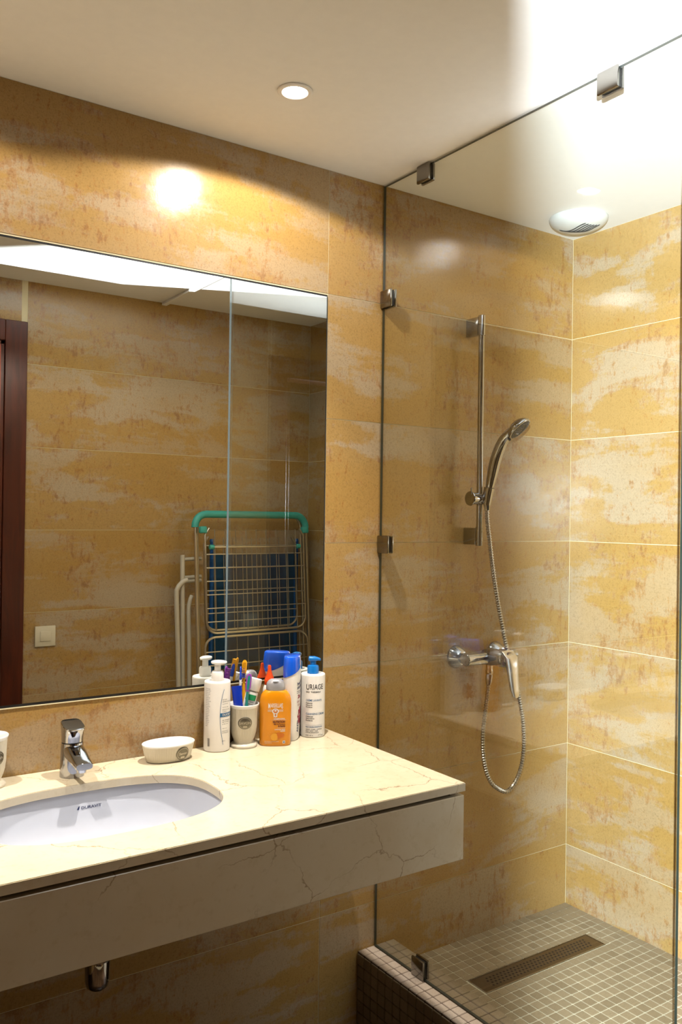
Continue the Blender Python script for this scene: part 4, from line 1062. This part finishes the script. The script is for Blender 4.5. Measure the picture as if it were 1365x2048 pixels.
def wing(z0, z1, hw, y, up, wires):
    bm = bmesh.new()
    if up == 'bottom': p = [(hw - 0.02, y, z1)] + U(hw, z0, z1 - 0.03, 0.05, y, False) + [(-hw + 0.02, y, z1)]
    else: p = U(hw, z0, z1, 0.05, y, True)
    tube(bm, p, 0.0058, 8); fr = obj('wing_frame', bm, 'wire', dk, smooth=True)
    vw = hh_ = None
    for k in range(9):
        x = -hw + 0.045 + (2 * hw - 0.09) * k / 8
        if vw is None:
            bm = bmesh.new(); tube(bm, [(0, 0, z0 + 0.004), (0, 0, z1 - 0.004)], 0.0022, 6); vw = obj('wire', bm, 'wire', fr, smooth=True, loc=(x, y + 0.003, 0))
        else: inst(vw, 'wire', (x, y + 0.003, 0), parent=fr)
    for z in wires:
        if hh_ is None:
            bm = bmesh.new(); tube(bm, [(-hw, 0, 0), (hw, 0, 0)], 0.0026, 6); hh_ = obj('wire', bm, 'wire', fr, smooth=True, loc=(0, y + 0.008, z))
        else: inst(hh_, 'wire', (0, y + 0.008, z), parent=fr)
def wz(z): return z - SHOWER_Z - 0.008
wing(wz(-1.445), wz(-0.985), 0.252, 0.026, 'bottom', [wz(-1.10) - 0.059 * k for k in range(6)])
wing(wz(-2.02), wz(-1.462), 0.262, 0.026, 'top', [wz(-1.525) - 0.059 * k for k in range(8)])
wing(wz(-1.435), wz(-1.02), 0.235, -0.020, 'bottom', [wz(-1.06) - 0.1 * k for k in range(4)])
bm = bmesh.new(); tube(bm, [(-0.215, 0.028, wz(-1.068)), (0.215, 0.028, wz(-1.068))], 0.0042, 8); cr_ = obj('cross_bar', bm, 'wire', dk, smooth=True)
for s in (-1, 1):
    bm = bmesh.new(); lathe(bm, [(0.010, -0.010), (0.011, -0.006), (0.011, 0.006), (0.010, 0.010)], 16, mtx=Matrix.Translation((s * 0.222, 0.028, wz(-1.068))) @ Matrix.Rotation(PI / 2, 4, 'Y'))
    obj('end_cap', bm, 'teal', cr_, smooth=True)
for s in (-1, 1):
    bm = bmesh.new(); lathe(bm, [(0.011, -0.0075), (0.011, 0.03), (0.008, 0.034)], 14, mtx=Matrix.Translation((s * 0.285, 0, 0)))
    obj('foot', bm, 'teal', dk, smooth=True)

# folded blue camp chair flat against the wall behind the rack
bc = thing('folding_chair', 'folded blue fabric camp chair flat against the wall behind the wire rack', 'folding chair', (-0.30, YF + 0.022, SHOWER_Z))
for s in (-1, 1):
    bm = bmesh.new(); tube(bm, [(s * 0.222, 0, 0.0005), (s * 0.222, 0, 1.14)], 0.0105, 12); tb_ = obj('side_tube', bm, 'blue_tube', bc, smooth=True)
    bm = bmesh.new(); tube(bm, [(s * 0.222, 0, 1.14), (s * 0.222, 0, 1.152)], [0.0125, 0.009], 12); obj('end_cap', bm, 'blue_tube', tb_, smooth=True)
for z0, z1 in ((0.56, 1.08), (0.10, 0.54)):
    bm = bmesh.new(); rings = []
    for k in range(13):
        x = -0.21 + 0.42 * k / 12; sag = 0.006 * math.sin(k / 12 * PI)
        rings.append([(x, sag - 0.001, z0), (x, sag - 0.001, z1), (x, sag + 0.001, z1), (x, sag + 0.001, z0)])
    loft(bm, rings); obj('fabric', bm, 'blue_cloth', bc)

# folded white tubular stool beside the rack
ws = thing('folding_stool', 'folded white tubular stool standing left of the wire rack, seen in mirror', 'folding stool', (-0.66, YF + 0.055, SHOWER_Z))
def wsz(z): return z - SHOWER_Z
bm = bmesh.new(); tube(bm, [(-0.012, 0.02, 0.0005), (-0.018, 0.01, wsz(-1.5)), (-0.020, 0.0, wsz(-1.105))], 0.0105, 12); lg = obj('leg', bm, 'white_tube', ws, smooth=True)
bm = bmesh.new(); tube(bm, spline([(-0.032, 0.03, 0.0005), (-0.042, 0.022, wsz(-1.6)), (-0.052, 0.016, wsz(-1.30)), (-0.048, 0.016, wsz(-1.25)), (-0.022, 0.013, wsz(-1.222)), (0.00, 0.013, wsz(-1.215))], 6), 0.0105, 12); obj('leg', bm, 'white_tube', ws, smooth=True)
bm = bmesh.new(); tube(bm, spline([(0.012, 0.03, 0.0005), (0.010, 0.022, wsz(-1.6)), (0.006, 0.016, wsz(-1.36)), (0.012, 0.012, wsz(-1.31)), (0.024, 0.006, wsz(-1.285))], 6), 0.0095, 12); obj('leg', bm, 'white_tube', ws, smooth=True)
for z in (-1.125, -1.205, -1.222):
    bm = bmesh.new(); tube(bm, [(-0.016, -0.004, wsz(z)), (0.075, -0.012, wsz(z) + 0.003)], 0.0085, 10); obj('cross_bar', bm, 'white_tube', ws, smooth=True)
